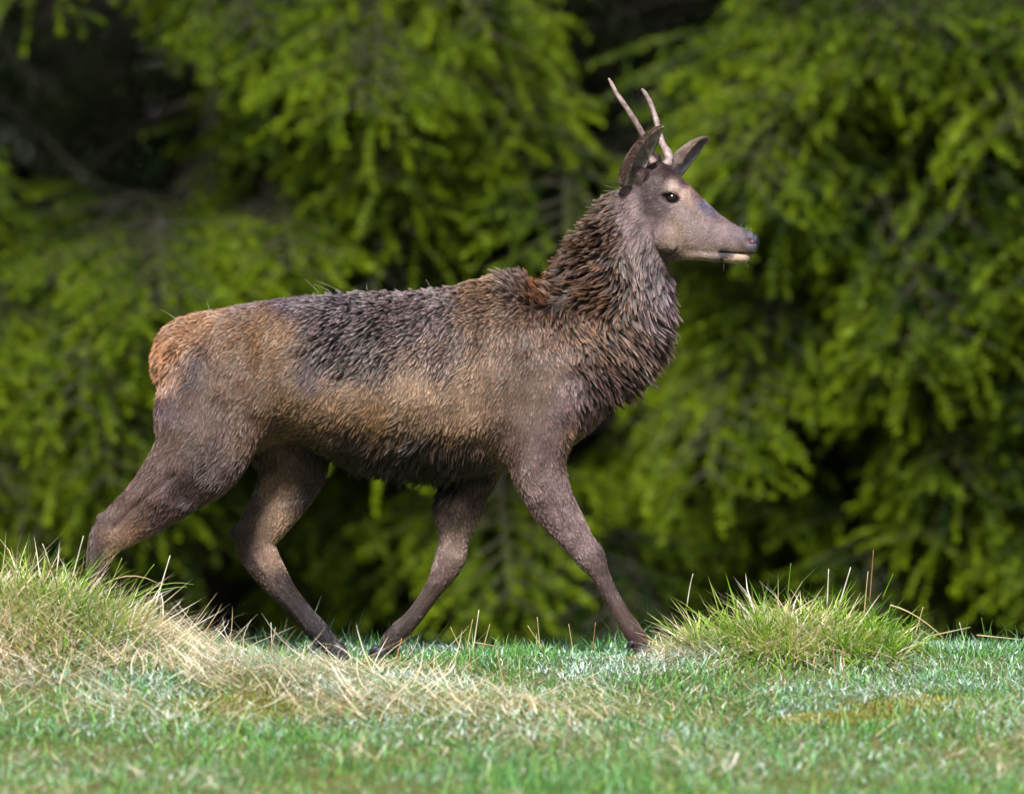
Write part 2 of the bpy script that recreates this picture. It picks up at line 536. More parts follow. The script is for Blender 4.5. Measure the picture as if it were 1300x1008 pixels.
# tussocks: each a thing with green blades, straw blades and single stalks
def tussock(label, T, ngreen, nstraw, hg, hs, stalks, extra=None, gspread=1.0, ctr_dx=0.0):
    px, yc, rx, ry, hh = T
    c = P(px, 835, yc)
    root = link('grass_tussock', None, label=label, cat='grass tussock', group='grass tussocks on the crest')
    z0 = float(ground_full(c[0], yc)) - hh
    root.location = (c[0], yc, z0)
    off = np.array([c[0], yc, z0])
    def bl(n, h0, h1, cr, ct, out_k, wd, spread, lv=4):
        a = RNG.uniform(0, 6.28, n); rr = np.sqrt(RNG.random(n)) * spread
        x = c[0] + rr * np.cos(a) * rx; y = yc + rr * np.sin(a) * ry
        # clumps: snap to sub-centres
        k = RNG.integers(0, 46, n)
        sa = RNG.uniform(0, 6.28, 46); sr = np.sqrt(RNG.random(46)) * spread
        sx = c[0] + sr * np.cos(sa) * rx; sy = yc + sr * np.sin(sa) * ry
        x = x * 0.2 + (sx[k] + RNG.normal(0, 0.02, n)) * 0.8; y = y * 0.2 + (sy[k] + RNG.normal(0, 0.02, n)) * 0.8
        hk = RNG.uniform(.65, 1.25, 46)[k]
        b = np.stack([x, y, ground_full(x, y) - 0.005], 1)
        az = np.arctan2((y - yc) / ry + RNG.normal(0, .35, n), (x - c[0]) / rx + RNG.normal(0, .35, n)) + RNG.normal(0, 0.5, n) + (RNG.normal(0, .8, 46))[k]
        rad = np.hypot((x - c[0]) / rx, (y - yc) / ry)
        lean = RNG.uniform(0.05, 0.85, n) + out_k * rad * RNG.uniform(.4, 1.5, n)
        return blades(b - off, RNG.uniform(h0, h1, n) * hk * (1.05 - 0.35 * np.clip(rad, 0, 1.3)), wd * RNG.uniform(0.6, 1.3, n), lean, az, RNG.uniform(0.1, 1.9, n), cr(n), ct(n), lv)
    g = [bl(ngreen, hg[0], hg[1], lambda n: pick(n, [(132, 144, 56), (88, 132, 30), (68, 114, 26)], [1, 2, 2]), lambda n: pick(n, [(134, 190, 36), (176, 212, 64), (98, 164, 34), (216, 226, 124)], [3, 3, 3, 2]), 0.5, 0.0048, gspread)]
    link('green_blades', blade_mesh('green_blades', g), [M_GRASS], parent=root, kind='stuff')
    s = [bl(nstraw, hs[0], hs[1], lambda n: pick(n, STRAW, [3, 3, 2, 1, 3]), lambda n: pick(n, STRAWT, [3, 2, 2, 2]), 0.75, 0.0046, gspread * 1.08)]
    # frosty low skirt
    s.append(bl(nstraw // 2, hs[0] * 0.6, hs[1] * 0.7, lambda n: pick(n, STRAW + FROST[:2], [2, 2, 1, 1, 1, 1.2, 1.2]), lambda n: pick(n, FROST + STRAWT, [1, 2, 1, 2, 1, 1, 1, 1, 1]), 0.95, 0.0042, gspread * 1.25))
    link('straw_blades', blade_mesh('straw_blades', s), [M_GRASS], parent=root, kind='stuff')
    for (x0, y0, x1, y1, dy, w_, colr, bend) in stalks:
        stalk('stalk', (x0, y0, x1, y1), yc + dy, w_, colr, bend, root, off)
    return root

def stalk(name, seg, y, w_, colr, bend=0.0, parent=None, off=np.zeros(3)):
    x0, y0, x1, y1 = seg
    a = P(x0, y0, y); b_ = P(x1, y1, y - 0.02)
    t = np.linspace(0, 1, 7)[:, None]
    pts = a * (1 - t) + b_ * t
    pts[:, 2] += bend * (4 * t * (1 - t))[:, 0]
    V_, q_, t_ = tube(pts - off, w_ * (1 - 0.75 * t[:, 0]) + 0.0004, 6)
    s = Soup(); s.add(V_, q_, t_)
    me = s.mesh(name)
    set_col(me, 'Col', np.repeat(lin(colr)[None], len(V_), 0) * RNG.uniform(0.85, 1.15, (len(V_), 1)))
    return link(name, me, [M_GRASS], parent=parent)

GS, SS, PS = (120, 160, 50), (206, 186, 140), (232, 226, 214)
tussock('big straw and green grass tussock on the left covering the hind hoof', LT, 3600, 4200, (0.10, 0.25), (0.10, 0.26), [
    (196, 772, 216, 705, .25, .0028, PS, 0), (168, 760, 246, 742, .2, .0016, GS, .02), (170, 762, 238, 745, .2, .0016, GS, .01),
    (160, 775, 196, 716, .2, .0020, GS, .01), (90, 740, 106, 680, .1, .0020, PS, 0), (70, 745, 54, 690, .1, .0018, PS, .01),
    (120, 750, 200, 740, .15, .0016, SS, .03), (30, 760, 46, 700, .05, .0018, SS, 0), (135, 755, 155, 708, .1, .0018, (150, 170, 80), 0),
    (10, 750, 28, 706, .05, .002, GS, 0)])
tussock('green and straw grass tussock standing right of the deer', RT, 3400, 3800, (0.11, 0.23), (0.09, 0.21), [
    (1104, 765, 1109, 698, .1, .0017, (170, 130, 96), 0), (1062, 780, 1080, 720, .05, .0024, PS, 0), (1096, 790, 1102, 725, .05, .0020, SS, 0),
    (1130, 768, 1200, 812, -.05, .0020, SS, .015), (1050, 770, 1052, 722, .05, .002, PS, 0), (1120, 760, 1134, 728, .08, .0016, GS, 0),
    (1160, 812, 1172, 770, 0, .0022, SS, 0), (872, 770, 880, 728, .05, .0014, PS, .01), (1000, 755, 1004, 715, .1, .0016, GS, 0),
    (1062, 880, 1058, 820, -.4, .0022, (190, 150, 120), 0), (1072, 875, 1070, 822, -.4, .0022, (190, 150, 120), 0)], gspread=1.05)

def stalk_thing(label, segs, y):
    c = P(segs[0][0], segs[0][1], y)
    root = link('dry_grass_stem', None, label=label, cat='grass stems', group='dry grass stems in the turf')
    root.location = (c[0], y, float(ground_full(c[0], y)))
    off = np.array(root.location)
    for (x0, y0, x1, y1, w_, colr) in segs:
        o_ = stalk('stalk', (x0, y0, x1, y1), y, w_, colr, 0, root, off)
stalk_thing('cluster of pale dry stems in the turf below the belly', [(592, 828, 600, 786, .0022, SS), (600, 830, 608, 774, .0020, PS), (586, 826, 572, 796, .002, SS), (612, 828, 622, 792, .002, SS), (600, 815, 640, 822, .0018, (190, 150, 110))], -0.12)
stalk_thing('two thin dry stems leaning left of the front hoof', [(690, 825, 670, 794, .0018, SS), (686, 828, 682, 783, .0018, SS), (728, 830, 722, 792, .0018, SS), (752, 828, 756, 790, .0018, (170, 130, 90))], -0.1)
stalk_thing('orange brown dry stem beside the rear front hoof', [(502, 842, 510, 810, .0026, (206, 140, 90))], -0.12)
stalk_thing('tall pale bent stem in the middle of the turf', [(645, 895, 630, 824, .0022, SS), (600, 870, 596, 856, .002, SS)], -0.9)
stalk_thing('brown dry stems standing before the crossing hind hoof', [(338, 850, 350, 796, .0026, (190, 160, 110)), (346, 840, 344, 790, .0016, PS)], -0.35)
stalk_thing('thin dry stems on the crest at the far right', [(1226, 820, 1218, 790, .0018, PS), (1186, 806, 1232, 796, .0016, SS), (1240, 806, 1300, 812, .0016, SS), (1250, 806, 1246, 784, .0016, GS)], -0.05)
stalk_thing('short brown seed stems low on the right foreground', [(1112, 908, 1096, 884, .0022, (150, 110, 84)), (1132, 905, 1126, 880, .0022, (150, 110, 84)), (1290, 880, 1276, 858, .002, SS)], -1.4)

# ------------------------------------------------------------------ deer body
body = Soup()
def sect_rows(rows, shrink=0.0, lat=(0, 1, 0), m=4, nseg=28):
    """rows: (tx,ty, bx,by, halfwidth, yc, k)"""
    R_ = resample(rows, m)
    L = np.array(lat, float)
    secs = []
    for tx, ty, bx, by, wv, yc, k in R_:
        a = P(tx, ty, yc); b_ = P(bx, by, yc)
        C_ = (a + b_) / 2; A = (a - b_) / 2
        ln = np.linalg.norm(A)
        A = A * max(ln - shrink, 0.004) / max(ln, 1e-6)
        secs.append((C_, A, L * wv, k))
    body.add(*loft(secs, nseg))

def chain(rows, m=4, nseg=20, flat=0.85):
    """rows: (cx,cy, hw px, yc)"""
    R_ = resample(rows, m)
    pts = np.array([P(r[0], r[1], r[3]) for r in R_])
    T = norm(np.gradient(pts * np.array([1, 0, 1]), axis=0))
    secs = []
    for i, r_ in enumerate(R_):
        A = np.array([-T[i][2], 0, T[i][0]]) * (r_[2] / SCL)
        f = flat if len(r_) < 5 else r_[4]
        secs.append((pts[i], A, np.array([0, 1, 0]) * (r_[2] / SCL) * f, 0))
    body.add(*loft(secs, nseg))

# trunk
sect_rows([
    (210, 432, 210, 512, .060, 0, 0), (224, 408, 222, 560, .115, 0, 0), (258, 395, 262, 590, .150, 0, -.05), (310, 385, 318, 578, .165, 0, -.1),
    (370, 377, 370, 560, .168, 0, -.1), (430, 372, 430, 588, .178, 0, -.08), (500, 370, 500, 602, .190, 0, -.06), (560, 366, 560, 606, .188, 0, -.04),
    (610, 353, 615, 602, .172, 0, -.10), (646, 347, 665, 588, .155, 0, -.15), (688, 361, 712, 575, .135, 0, -.1), (722, 382, 742, 553, .115, 0, 0), (752, 410, 764, 525, .075, 0, 0)], 0.006)
# neck
sect_rows([
    (640, 372, 718, 562, .135, 0, -.1), (690, 355, 770, 522, .122, 0, 0), (706, 338, 818, 486, .104, 0, 0), (728, 312, 842, 448, .090, 0, 0),
    (748, 284, 852, 408, .080, 0, 0), (764, 258, 854, 372, .071, 0, 0), (781, 238, 852, 342, .064, -.003, 0), (800, 222, 846, 318, .056, -.006, 0)], 0.013)
# head, turned a little towards the camera
YAW = math.radians(-14)
HX0 = 812
def hy(px):
    return -(px - HX0) / SCL * math.tan(-YAW)
LAT = np.array([math.sin(-YAW), math.cos(YAW), 0])
FWD = np.array([math.cos(YAW), math.sin(YAW), 0])
H = [(810, 216, 802, 300, .045, 0), (835, 206, 824, 322, .060, .05), (852, 214, 846, 330, .064, .10), (871, 231, 868, 330, .058, .12), (893, 253, 890, 327, .045, .10),
     (915, 273, 911, 325, .036, 0), (935, 286, 931, 323, .032, -.05), (950, 292, 948, 323, .031, -.05), (959, 299, 957, 323, .026, 0), (963.5, 306, 962, 318, .015, 0)]
sect_rows([(a_, b_, c_, d_, e_, hy((a_ + c_) / 2), f_) for a_, b_, c_, d_, e_, f_ in H], 0.0, LAT)
# lower jaw and lip
sect_rows([(a_, b_, c_, d_, e_, hy(a_), 0) for a_, b_, c_, d_, e_ in [(870, 315, 872, 329, .030), (895, 318, 896, 331, .028), (915, 320, 916, 333, .026), (935, 321, 935, 335.5, .025), (947, 322, 946, 333.5, .020), (953, 325, 952, 331, .010)]], 0, LAT)
def hloc(px, py, lat):
    return P(px, py, hy(px)) + LAT * lat
for s_ in (-1, 1):
    body.add(*ellipsoid(hloc(853, 298, s_ * .045), (.040, .020, .050)))      # cheek
    body.add(*ellipsoid(hloc(856, 244, s_ * .047), (.030, .018, .016)))      # brow
    body.add(*ellipsoid(hloc(818, 222, s_ * .042), (.024, .020, .024)))      # ear root
    body.add(*ellipsoid(hloc(948, 308, s_ * .020), (.016, .013, .018)))      # nostril wing
    body.add(*ellipsoid(hloc(830, 203, s_ * .036), (.014, .013, .018)))      # pedicle
# limbs
NHL = [(275, 450, 55, -.07, .6), (268, 500, 66, -.085, .6), (262, 540, 68, -.095, .58), (250, 578, 60, -.105, .6), (222, 610, 46, -.11, .65), (190, 640, 36, -.11, .65), (160, 663, 30, -.11, .6),
       (137, 683, 24, -.11, .65), (127, 706, 17, -.11, .8), (121, 735, 13, -.11, .9), (114, 768, 11.5, -.11, .95), (108, 797, 13, -.11, .95), (101, 818, 11, -.11, 1)]
FHL = [(350, 520, 60, .08, .6), (366, 560, 55, .095, .6), (370, 595, 46, .10, .62), (362, 621, 37, .10, .65), (343, 653, 31, .10, .65), (324, 683, 27, .10, .65), (330, 706, 24, .10, .7),
       (345, 730, 20, .10, .8), (363, 755, 16, .10, .9), (385, 780, 13.5, .10, .95), (407, 805, 14, .10, .95), (424, 824, 11, .10, 1)]
NFL = [(672, 440, 42, -.07, .6), (690, 490, 52, -.085, .6), (684, 545, 46, -.10, .65), (683, 590, 36, -.10, .75), (699, 635, 29, -.10, .8), (724, 673, 22.5, -.10, .85), (738, 692, 18.5, -.10, .9), (751, 709, 18.5, -.10, .95),
       (763, 731, 11.5, -.10, .95), (778, 760, 10, -.10, 1), (794, 787, 11, -.10, 1), (807, 807, 12, -.10, .95), (815, 824, 10, -.10, 1)]
FFL = [(620, 520, 45, .08, .6), (606, 575, 40, .09, .65), (591, 620, 30, .09, .75), (581, 654, 26, .09, .8), (576, 686, 19, .09, .85), (572, 706, 19.5, .09, .95), (565, 724, 17, .09, .95),
       (549, 750, 11.5, .09, .95), (525, 783, 11, .09, 1), (501, 808, 13, .09, .95), (489, 826, 10, .09, 1)]
for ch in (NHL, FHL, NFL, FFL):
    chain(ch)
for (px, py, yy, rx, ry, rz) in [(296, 677, .10, .014, .012, .016), (330, 690, .072, .016, .010, .022), (336, 690, .128, .016, .010, .022), (140, 684, -.137, .014, .009, .020), (752, 703, -.128, .014, .010, .022), (573, 706, .068, .014, .010, .020), (130, 660, -.11, .018, .014, .022), (303, 676, .10, .018, .014, .024),        # points of the hock
                                 (690, 480, -.10, .10, .05, .13), (655, 560, -.10, .06, .035, .07),
                                 (245, 470, -.09, .09, .06, .11), (245, 470, .09, .09, .06, .11), (690, 480, .09, .10, .05, .13)]:
    body.add(*ellipsoid(P(px, py, yy), (rx, ry, rz), 20))
# tail
chain([(240, 412, 12, 0), (218, 428, 13, 0), (208, 455, 12, 0), (205, 482, 8, 0), (205, 496, 3, 0)])
# flank fold and breast

raw = body.mesh('raw_body')
tmp = bpy.data.objects.new('tmp_body', raw)
COL.objects.link(tmp)
rm = tmp.modifiers.new('r', 'REMESH')
rm.mode = 'VOXEL'
rm.voxel_size = 0.0042
rm.adaptivity = 0
dg = bpy.context.evaluated_depsgraph_get()
dg.update()
bm_ = bpy.data.meshes.new_from_object(tmp.evaluated_get(dg))
bpy.data.objects.remove(tmp)
nv = len(bm_.vertices)
co = np.empty(nv * 3, np.float32); bm_.vertices.foreach_get('co', co); co = co.reshape(-1, 3).astype(float)
ne = len(bm_.edges)
ed = np.empty(ne * 2, np.int32); bm_.edges.foreach_get('vertices', ed); ed = ed.reshape(-1, 2)
deg = np.bincount(ed.ravel(), minlength=nv).astype(float)[:, None]
def lap_smooth(co, wt, it):
    for _ in range(it):
        acc = np.zeros_like(co)
        for k in range(3):
            acc[:, k] = np.bincount(ed[:, 0], co[ed[:, 1], k], nv) + np.bincount(ed[:, 1], co[ed[:, 0], k], nv)
        co = co + wt * (acc / deg - co)
    return co
px, py = pix(co)
nrm0 = norm(co - np.stack([co[:, 0], np.zeros(nv), co[:, 2]], 1) + 1e-6)
relief = (vnoise(co, 11) - .5) * .020 + (vnoise(co + 4, 24) - .5) * .005
co = co + nrm0 * (relief * ((py < 640) & (px < 790)))[:, None]
def groove(pts, depth, width):
    global co
    px, py = pix(co)
    best = np.full(len(px), 1e9)
    for a_, b_ in zip(pts[:-1], pts[1:]):
        ax, ay, bx, by = *a_, *b_
        l2 = (bx - ax) ** 2 + (by - ay) ** 2
        t_ = np.clip(((px - ax) * (bx - ax) + (py - ay) * (by - ay)) / l2, 0, 1)
        best = np.minimum(best, np.hypot(px - ax - t_ * (bx - ax), py - ay - t_ * (by - ay)))
    sg_ = np.sign(co[:, 1])
    k_ = np.exp(-(best / width) ** 2) * depth * (np.abs(co[:, 1]) > .03)
    co[:, 1] -= sg_ * k_
groove([(628, 385), (612, 450), (606, 510), (612, 560)], .012, 13)
groove([(335, 420), (338, 480), (350, 535), (345, 565)], .014, 12)
groove([(345, 560), (420, 552), (520, 560), (600, 566)], .008, 10)
groove([(700, 420), (740, 470), (752, 540)], .010, 11)
groove([(660, 470), (665, 540), (655, 590)], .006, 9)
groove([(600, 556), (622, 574), (638, 604)], .012, 5)
groove([(235, 440), (228, 500), (222, 560), (185, 612)], .008, 9)
groove([(285, 480), (290, 540), (262, 600)], .006, 10)
groove([(500, 380), (490, 470)], .004, 8); groove([(545, 380), (535, 480)], .004, 8); groove([(455, 390), (445, 480)], .004, 8)
headw = np.clip((px - 800) / 30, 0, 1) * np.clip((345 - py) / 15, 0, 1)
legw = np.clip((py - 620) / 30, 0, 1)
wt = (0.6 * (1 - headw) * (1 - legw) + 0.0)[:, None]
px, py = pix(co)
co = lap_smooth(co, wt, 26)
co = lap_smooth(co, np.full((nv, 1), 0.5), 5)
groove([(222, 602), (175, 640), (146, 668)], .006, 4)
groove([(131, 695), (120, 740), (113, 790)], .004, 2.5)
groove([(335, 615), (318, 650), (306, 668)], .005, 4)
groove([(322, 706), (350, 750), (392, 802)], .004, 3)
groove([(690, 620), (722, 676)], .005, 4); groove([(766, 730), (800, 795)], .003, 3)
groove([(588, 625), (570, 690)], .004, 4); groove([(552, 740), (505, 800)], .003, 3)
px, py = pix(co)

def head_coords(co):
    """pixel-like profile coords and lateral offset for the head"""
    o_ = P(HX0, 504, 0)
    d = co - o_
    al = d @ FWD
    return HX0 + al * math.cos(YAW) * SCL, 504 - (co[:, 2] - ZC) * SCL, d @ LAT
# details: eye socket, mouth, nostril
hx, hyy, hl = head_coords(co)
EYX, EYY = 857, 252.5
side = np.sign(hl)[:, None]
ea = np.hypot((hx - EYX) / 10.0, (hyy - EYY - 0.16 * (hx - EYX)) / 6.1)
wv = np.exp(-(ea ** 4)) * 0.011 * (np.abs(hl) > 0.025) * (hx > 835)
co -= LAT * side * wv[:, None]
ring = np.exp(-((ea - 1.45) / 0.28) ** 2) * 0.0022 * (np.abs(hl) > 0.025) * (hx > 835)
co += LAT * side * ring[:, None]
# tear duct
td = np.exp(-(((hx - 871) / 4) ** 2 + ((hyy - 263 - (hx - 871) * 1.1) / 5.0) ** 2)) * .0035 * (np.abs(hl) > 0.02)
co -= LAT * side * td[:, None]
# mouth line
my = np.where(hx < 930, 321.5, 321.5 + (hx - 930) * 0.10)
mg = np.exp(-((hyy - my) / 1.3) ** 2) * np.clip((hx - 911) / 8, 0, 1) * (hx < 965) * 0.0045
co -= LAT * side * mg[:, None]
# nostril
ng = np.exp(-(((hx - 953.5) / 3.4) ** 2 + ((hyy - 307) / 3.6) ** 2)) * 0.010 * (np.abs(hl) > .006)
co -= LAT * side * ng[:, None]
co = lap_smooth(co, np.full((nv, 1), 0.25), 1)
bm_.vertices.foreach_set('co', co.astype(np.float32).ravel())
bm_.update()
bm_.polygons.foreach_set('use_smooth', np.full(len(bm_.polygons), True))

# coat map: (px, py, r_radius, root, tip, len mm, clump, lift)
# coat colours, with belly shade and light on the far legs painted in
COAT = [
 # rump and thigh
 (212, 445, 16, (110, 78, 56), (184, 136, 100), 22, .25, .55), (238, 405, 18, (106, 80, 60), (176, 138, 110), 20, .25, .45), (262, 412, 16, (128, 100, 80), (194, 158, 132), 18, .2, .3),
 (240, 440, 14, (150, 114, 90), (216, 176, 148), 16, .2, .3), (222, 475, 13, (160, 122, 100), (226, 182, 156), 16, .2, .3), (212, 492, 8, (150, 120, 104), (200, 165, 148), 14, .2, .3),
 (245, 478, 18, (52, 40, 46), (96, 76, 86), 14, .3, .2), (258, 452, 10, (56, 42, 46), (100, 78, 84), 14, .3, .2), (215, 525, 18, (66, 52, 60), (112, 92, 98), 12, .2, .2),
 (300, 420, 30, (92, 70, 54), (164, 130, 104), 16, .35, .2), (340, 440, 34, (100, 76, 56), (160, 126, 96), 14, .3, .2), (300, 480, 34, (92, 72, 60), (142, 114, 96), 12, .25, .2),
 (260, 530, 36, (80, 64, 58), (126, 104, 96), 12, .3, .2), (220, 560, 26, (82, 66, 60), (128, 106, 98), 12, .3, .2), (315, 550, 26, (70, 54, 46), (128, 102, 86), 14, .4, .2),
 (265, 570, 24, (70, 56, 54), (112, 92, 88), 13, .4, .2), (240, 615, 20, (44, 34, 38), (84, 66, 70), 13, .5, .2), (290, 598, 18, (56, 44, 44), (104, 84, 80), 16, .5, .2),
 (190, 620, 18, (70, 54, 52), (118, 94, 90), 12, .35, .2), (205, 645, 13, (48, 36, 38), (92, 72, 70), 12, .4, .2), (160, 640, 16, (76, 60, 56), (128, 104, 98), 10, .3, .15),
 (130, 655, 12, (66, 52, 52), (112, 92, 90), 8, .3, .12), (170, 672, 12, (90, 68, 56), (148, 116, 98), 9, .3, .12), (152, 690, 11, (130, 104, 88), (206, 170, 142), 7, .2, .12), (118, 700, 9, (54, 42, 44), (88, 70, 72), 7, .3, .12),
 (120, 735, 14, (44, 34, 36), (76, 60, 62), 6, .3, .12), (108, 800, 20, (38, 30, 32), (66, 52, 54), 6, .3, .12),
 # back: wet, dark, clumped
 (310, 385, 15, (66, 54, 54), (132, 116, 124), 18, .55, .3), (370, 378, 18, (58, 48, 54), (138, 124, 140), 18, .6, .25), (440, 385, 30, (34, 28, 34), (150, 136, 148), 18, .85, .28),
 (420, 440, 26, (30, 24, 28), (138, 122, 128), 19, .9, .32), (480, 430, 34, (32, 25, 28), (146, 128, 128), 19, .9, .30), (540, 400, 34, (40, 32, 36), (152, 136, 142), 18, .8, .28),
 (560, 440, 34, (50, 40, 40), (160, 138, 130), 17, .7, .25), (395, 478, 14, (56, 44, 52), (108, 90, 104), 14, .5, .2), (450, 470, 18, (36, 28, 30), (128, 108, 102), 17, .85, .25),
 (620, 372, 24, (50, 38, 34), (150, 122, 100), 22, .7, .35), (655, 362, 14, (40, 32, 34), (130, 112, 112), 28, .8, .5), (600, 352, 10, (60, 44, 34), (150, 114, 84), 22, .7, .45),
 (620, 410, 30, (62, 48, 44), (168, 140, 120), 16, .65, .22), (520, 362, 12, (50, 42, 52), (140, 126, 150), 18, .6, .3), (690, 440, 28, (62, 50, 46), (150, 124, 112), 16, .6, .2),
 # flank
 (380, 520, 24, (100, 80, 62), (160, 132, 106), 12, .25, .15), (350, 490, 26, (100, 80, 68), (152, 126, 108), 12, .25, .15), (440, 505, 26, (116, 94, 76), (180, 150, 124), 12, .3, .15),
 (520, 500, 34, (120, 98, 82), (186, 158, 134), 13, .35, .15), (600, 490, 32, (112, 90, 76), (176, 148, 126), 13, .4, .15), (590, 530, 24, (116, 92, 74), (180, 150, 124), 13, .35, .15),
 (480, 525, 18, (112, 86, 62), (176, 142, 108), 13, .3, .15), (420, 545, 16, (60, 46, 36), (116, 92, 72), 16, .45, .2), (500, 550, 14, (66, 50, 38), (126, 100, 78), 17, .5, .2),
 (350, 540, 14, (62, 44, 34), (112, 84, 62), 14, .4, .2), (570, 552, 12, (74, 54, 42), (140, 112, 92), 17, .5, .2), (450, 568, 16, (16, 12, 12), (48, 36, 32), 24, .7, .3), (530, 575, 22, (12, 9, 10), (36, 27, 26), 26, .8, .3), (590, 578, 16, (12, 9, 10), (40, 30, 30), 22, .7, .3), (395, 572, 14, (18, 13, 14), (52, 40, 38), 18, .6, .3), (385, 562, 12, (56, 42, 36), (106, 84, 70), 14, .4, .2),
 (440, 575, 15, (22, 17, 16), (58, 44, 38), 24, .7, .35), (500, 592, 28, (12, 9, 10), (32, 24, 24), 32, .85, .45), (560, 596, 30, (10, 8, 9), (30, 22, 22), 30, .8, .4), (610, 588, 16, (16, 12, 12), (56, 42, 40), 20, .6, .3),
 (600, 568, 9, (50, 38, 34), (96, 76, 68), 14, .4, .2), (618, 572, 9, (90, 72, 62), (150, 122, 108), 10, .3, .15), (632, 590, 9, (130, 108, 96), (200, 172, 156), 8, .3, .15), (595, 552, 7, (120, 98, 82), (190, 160, 138), 9, .3, .15), (608, 560, 6, (130, 106, 90), (200, 170, 148), 8, .3, .15),
 # shoulder and fore leg
 (680, 500, 34, (78, 62, 54), (130, 106, 94), 12, .3, .15), (640, 500, 24, (86, 68, 58), (142, 116, 100), 12, .35, .15), (660, 540, 28, (78, 62, 58), (128, 104, 98), 12, .25, .15), (720, 510, 22, (86, 70, 72), (144, 122, 126), 11, .3, .15),
 (690, 560, 24, (80, 64, 64), (132, 110, 112), 11, .3, .15), (730, 560, 14, (84, 66, 58), (146, 116, 96), 13, .4, .3), (690, 600, 24, (84, 68, 68), (140, 118, 118), 10, .35, .18), (655, 600, 10, (60, 46, 46), (120, 98, 94), 14, .5, .3),
 (710, 640, 20, (88, 72, 74), (146, 124, 128), 9, .35, .15), (680, 650, 9, (66, 52, 54), (120, 98, 100), 12, .5, .3), (730, 680, 14, (100, 84, 88), (166, 142, 146), 8, .3, .12), (756, 698, 9, (62, 48, 54), (108, 88, 96), 6, .25, .1), (745, 715, 9, (100, 84, 84), (156, 134, 134), 6, .25, .1),
 (775, 750, 14, (70, 54, 54), (116, 94, 94), 6, .25, .1), (795, 785, 12, (64, 48, 46), (108, 86, 80), 6, .25, .1), (812, 812, 14, (52, 38, 40), (92, 70, 70), 6, .25, .1),
 # neck: long dark hair with pale tips
 (660, 375, 10, (44, 34, 34), (136, 114, 106), 26, .8, .5), (688, 368, 13, (52, 32, 22), (150, 102, 70), 30, .8, .5), (700, 400, 14, (42, 29, 24), (132, 100, 82), 26, .85, .35), (735, 415, 18, (54, 38, 30), (150, 114, 90), 24, .8, .3),
 (720, 380, 18, (20, 15, 16), (96, 70, 56), 32, .9, .4), (755, 350, 20, (22, 16, 15), (128, 96, 78), 34, .95, .45), (738, 318, 18, (20, 15, 15), (116, 88, 70), 42, 1, 1.0), (757, 288, 14, (30, 22, 20), (136, 104, 82), 38, 1, .95), (774, 258, 12, (46, 34, 34), (132, 108, 96), 30, .9, .8),
 (780, 385, 18, (24, 17, 19), (142, 110, 90), 32, .95, .35), (770, 430, 22, (32, 24, 26), (150, 120, 102), 28, .9, .3), (800, 430, 18, (26, 20, 24), (136, 112, 108), 32, .9, .35), (820, 455, 16, (30, 24, 30), (146, 124, 118), 34, .95, .55),
 (770, 480, 20, (30, 23, 27), (122, 100, 100), 28, .9, .35), (750, 520, 16, (40, 31, 35), (118, 96, 100), 24, .7, .35), (790, 490, 14, (28, 22, 26), (124, 100, 100), 32, .9, .45),
 (798, 330, 10, (56, 44, 44), (156, 136, 128), 28, .85, .25), (820, 350, 14, (46, 38, 44), (126, 110, 120), 26, .8, .25), (845, 365, 12, (46, 38, 46), (128, 110, 124), 30, .85, .35), (830, 400, 14, (44, 36, 44), (154, 134, 144), 32, .9, .35), (850, 395, 10, (46, 38, 46), (150, 130, 138), 34, .95, .5),
 (805, 380, 10, (40, 32, 36), (160, 138, 130), 30, .9, .3), (800, 290, 14, (70, 56, 60), (148, 128, 132), 16, .6, .2), (815, 310, 12, (84, 70, 74), (150, 132, 138), 14, .55, .2),
 # head
 (800, 250, 12, (90, 74, 80), (160, 138, 146), 10, .5, .2), (792, 235, 8, (90, 74, 78), (150, 128, 134), 9, .4, .2), (825, 250, 12, (48, 38, 42), (98, 80, 86), 9, .55, .2), (835, 265, 12, (66, 54, 58), (120, 102, 108), 8, .5, .15),
 (835, 290, 14, (104, 88, 90), (160, 142, 146), 7, .4, .12), (860, 300, 18, (130, 112, 108), (190, 168, 160), 6, .3, .1), (850, 325, 12, (66, 52, 52), (116, 98, 98), 7, .4, .12), (885, 295, 14, (118, 102, 104), (176, 156, 160), 5, .25, .1),
 (910, 300, 12, (110, 94, 98), (166, 146, 154), 4, .2, .1), (875, 270, 12, (114, 98, 100), (170, 152, 156), 5, .2, .1), (850, 215, 12, (40, 28, 30), (82, 62, 66), 8, .5, .2), (838, 215, 9, (64, 50, 52), (112, 94, 98), 7, .5, .3), (870, 232, 8, (54, 40, 44), (100, 78, 84), 5, .3, .1),
 (858, 237, 7, (130, 112, 110), (206, 186, 180), 5, .2, .1), (872, 248, 6, (138, 118, 112), (210, 186, 176), 4, .2, .1), (848, 242, 5, (80, 66, 66), (132, 112, 112), 5, .2, .1), (876, 262, 5, (118, 100, 92), (186, 162, 146), 4, .2, .1),
 (893, 262, 6, (62, 56, 74), (104, 98, 128), 4, .2, .1), (905, 270, 5, (64, 58, 76), (108, 102, 132), 4, .2, .1), (890, 248, 5, (84, 64, 66), (140, 112, 116), 4, .2, .1), (915, 275, 7, (78, 62, 70), (126, 104, 116), 4, .2, .1), (930, 285, 6, (86, 70, 78), (136, 116, 128), 3.5, .2, .1),
 (935, 300, 8, (80, 68, 74), (128, 112, 122), 3.5, .2, .1), (930, 312, 6, (120, 104, 104), (172, 154, 154), 3.5, .2, .1), (905, 318, 7, (110, 94, 90), (160, 142, 136), 4, .2, .1), (890, 329, 4, (110, 92, 78), (160, 138, 116), 5, .2, .1),
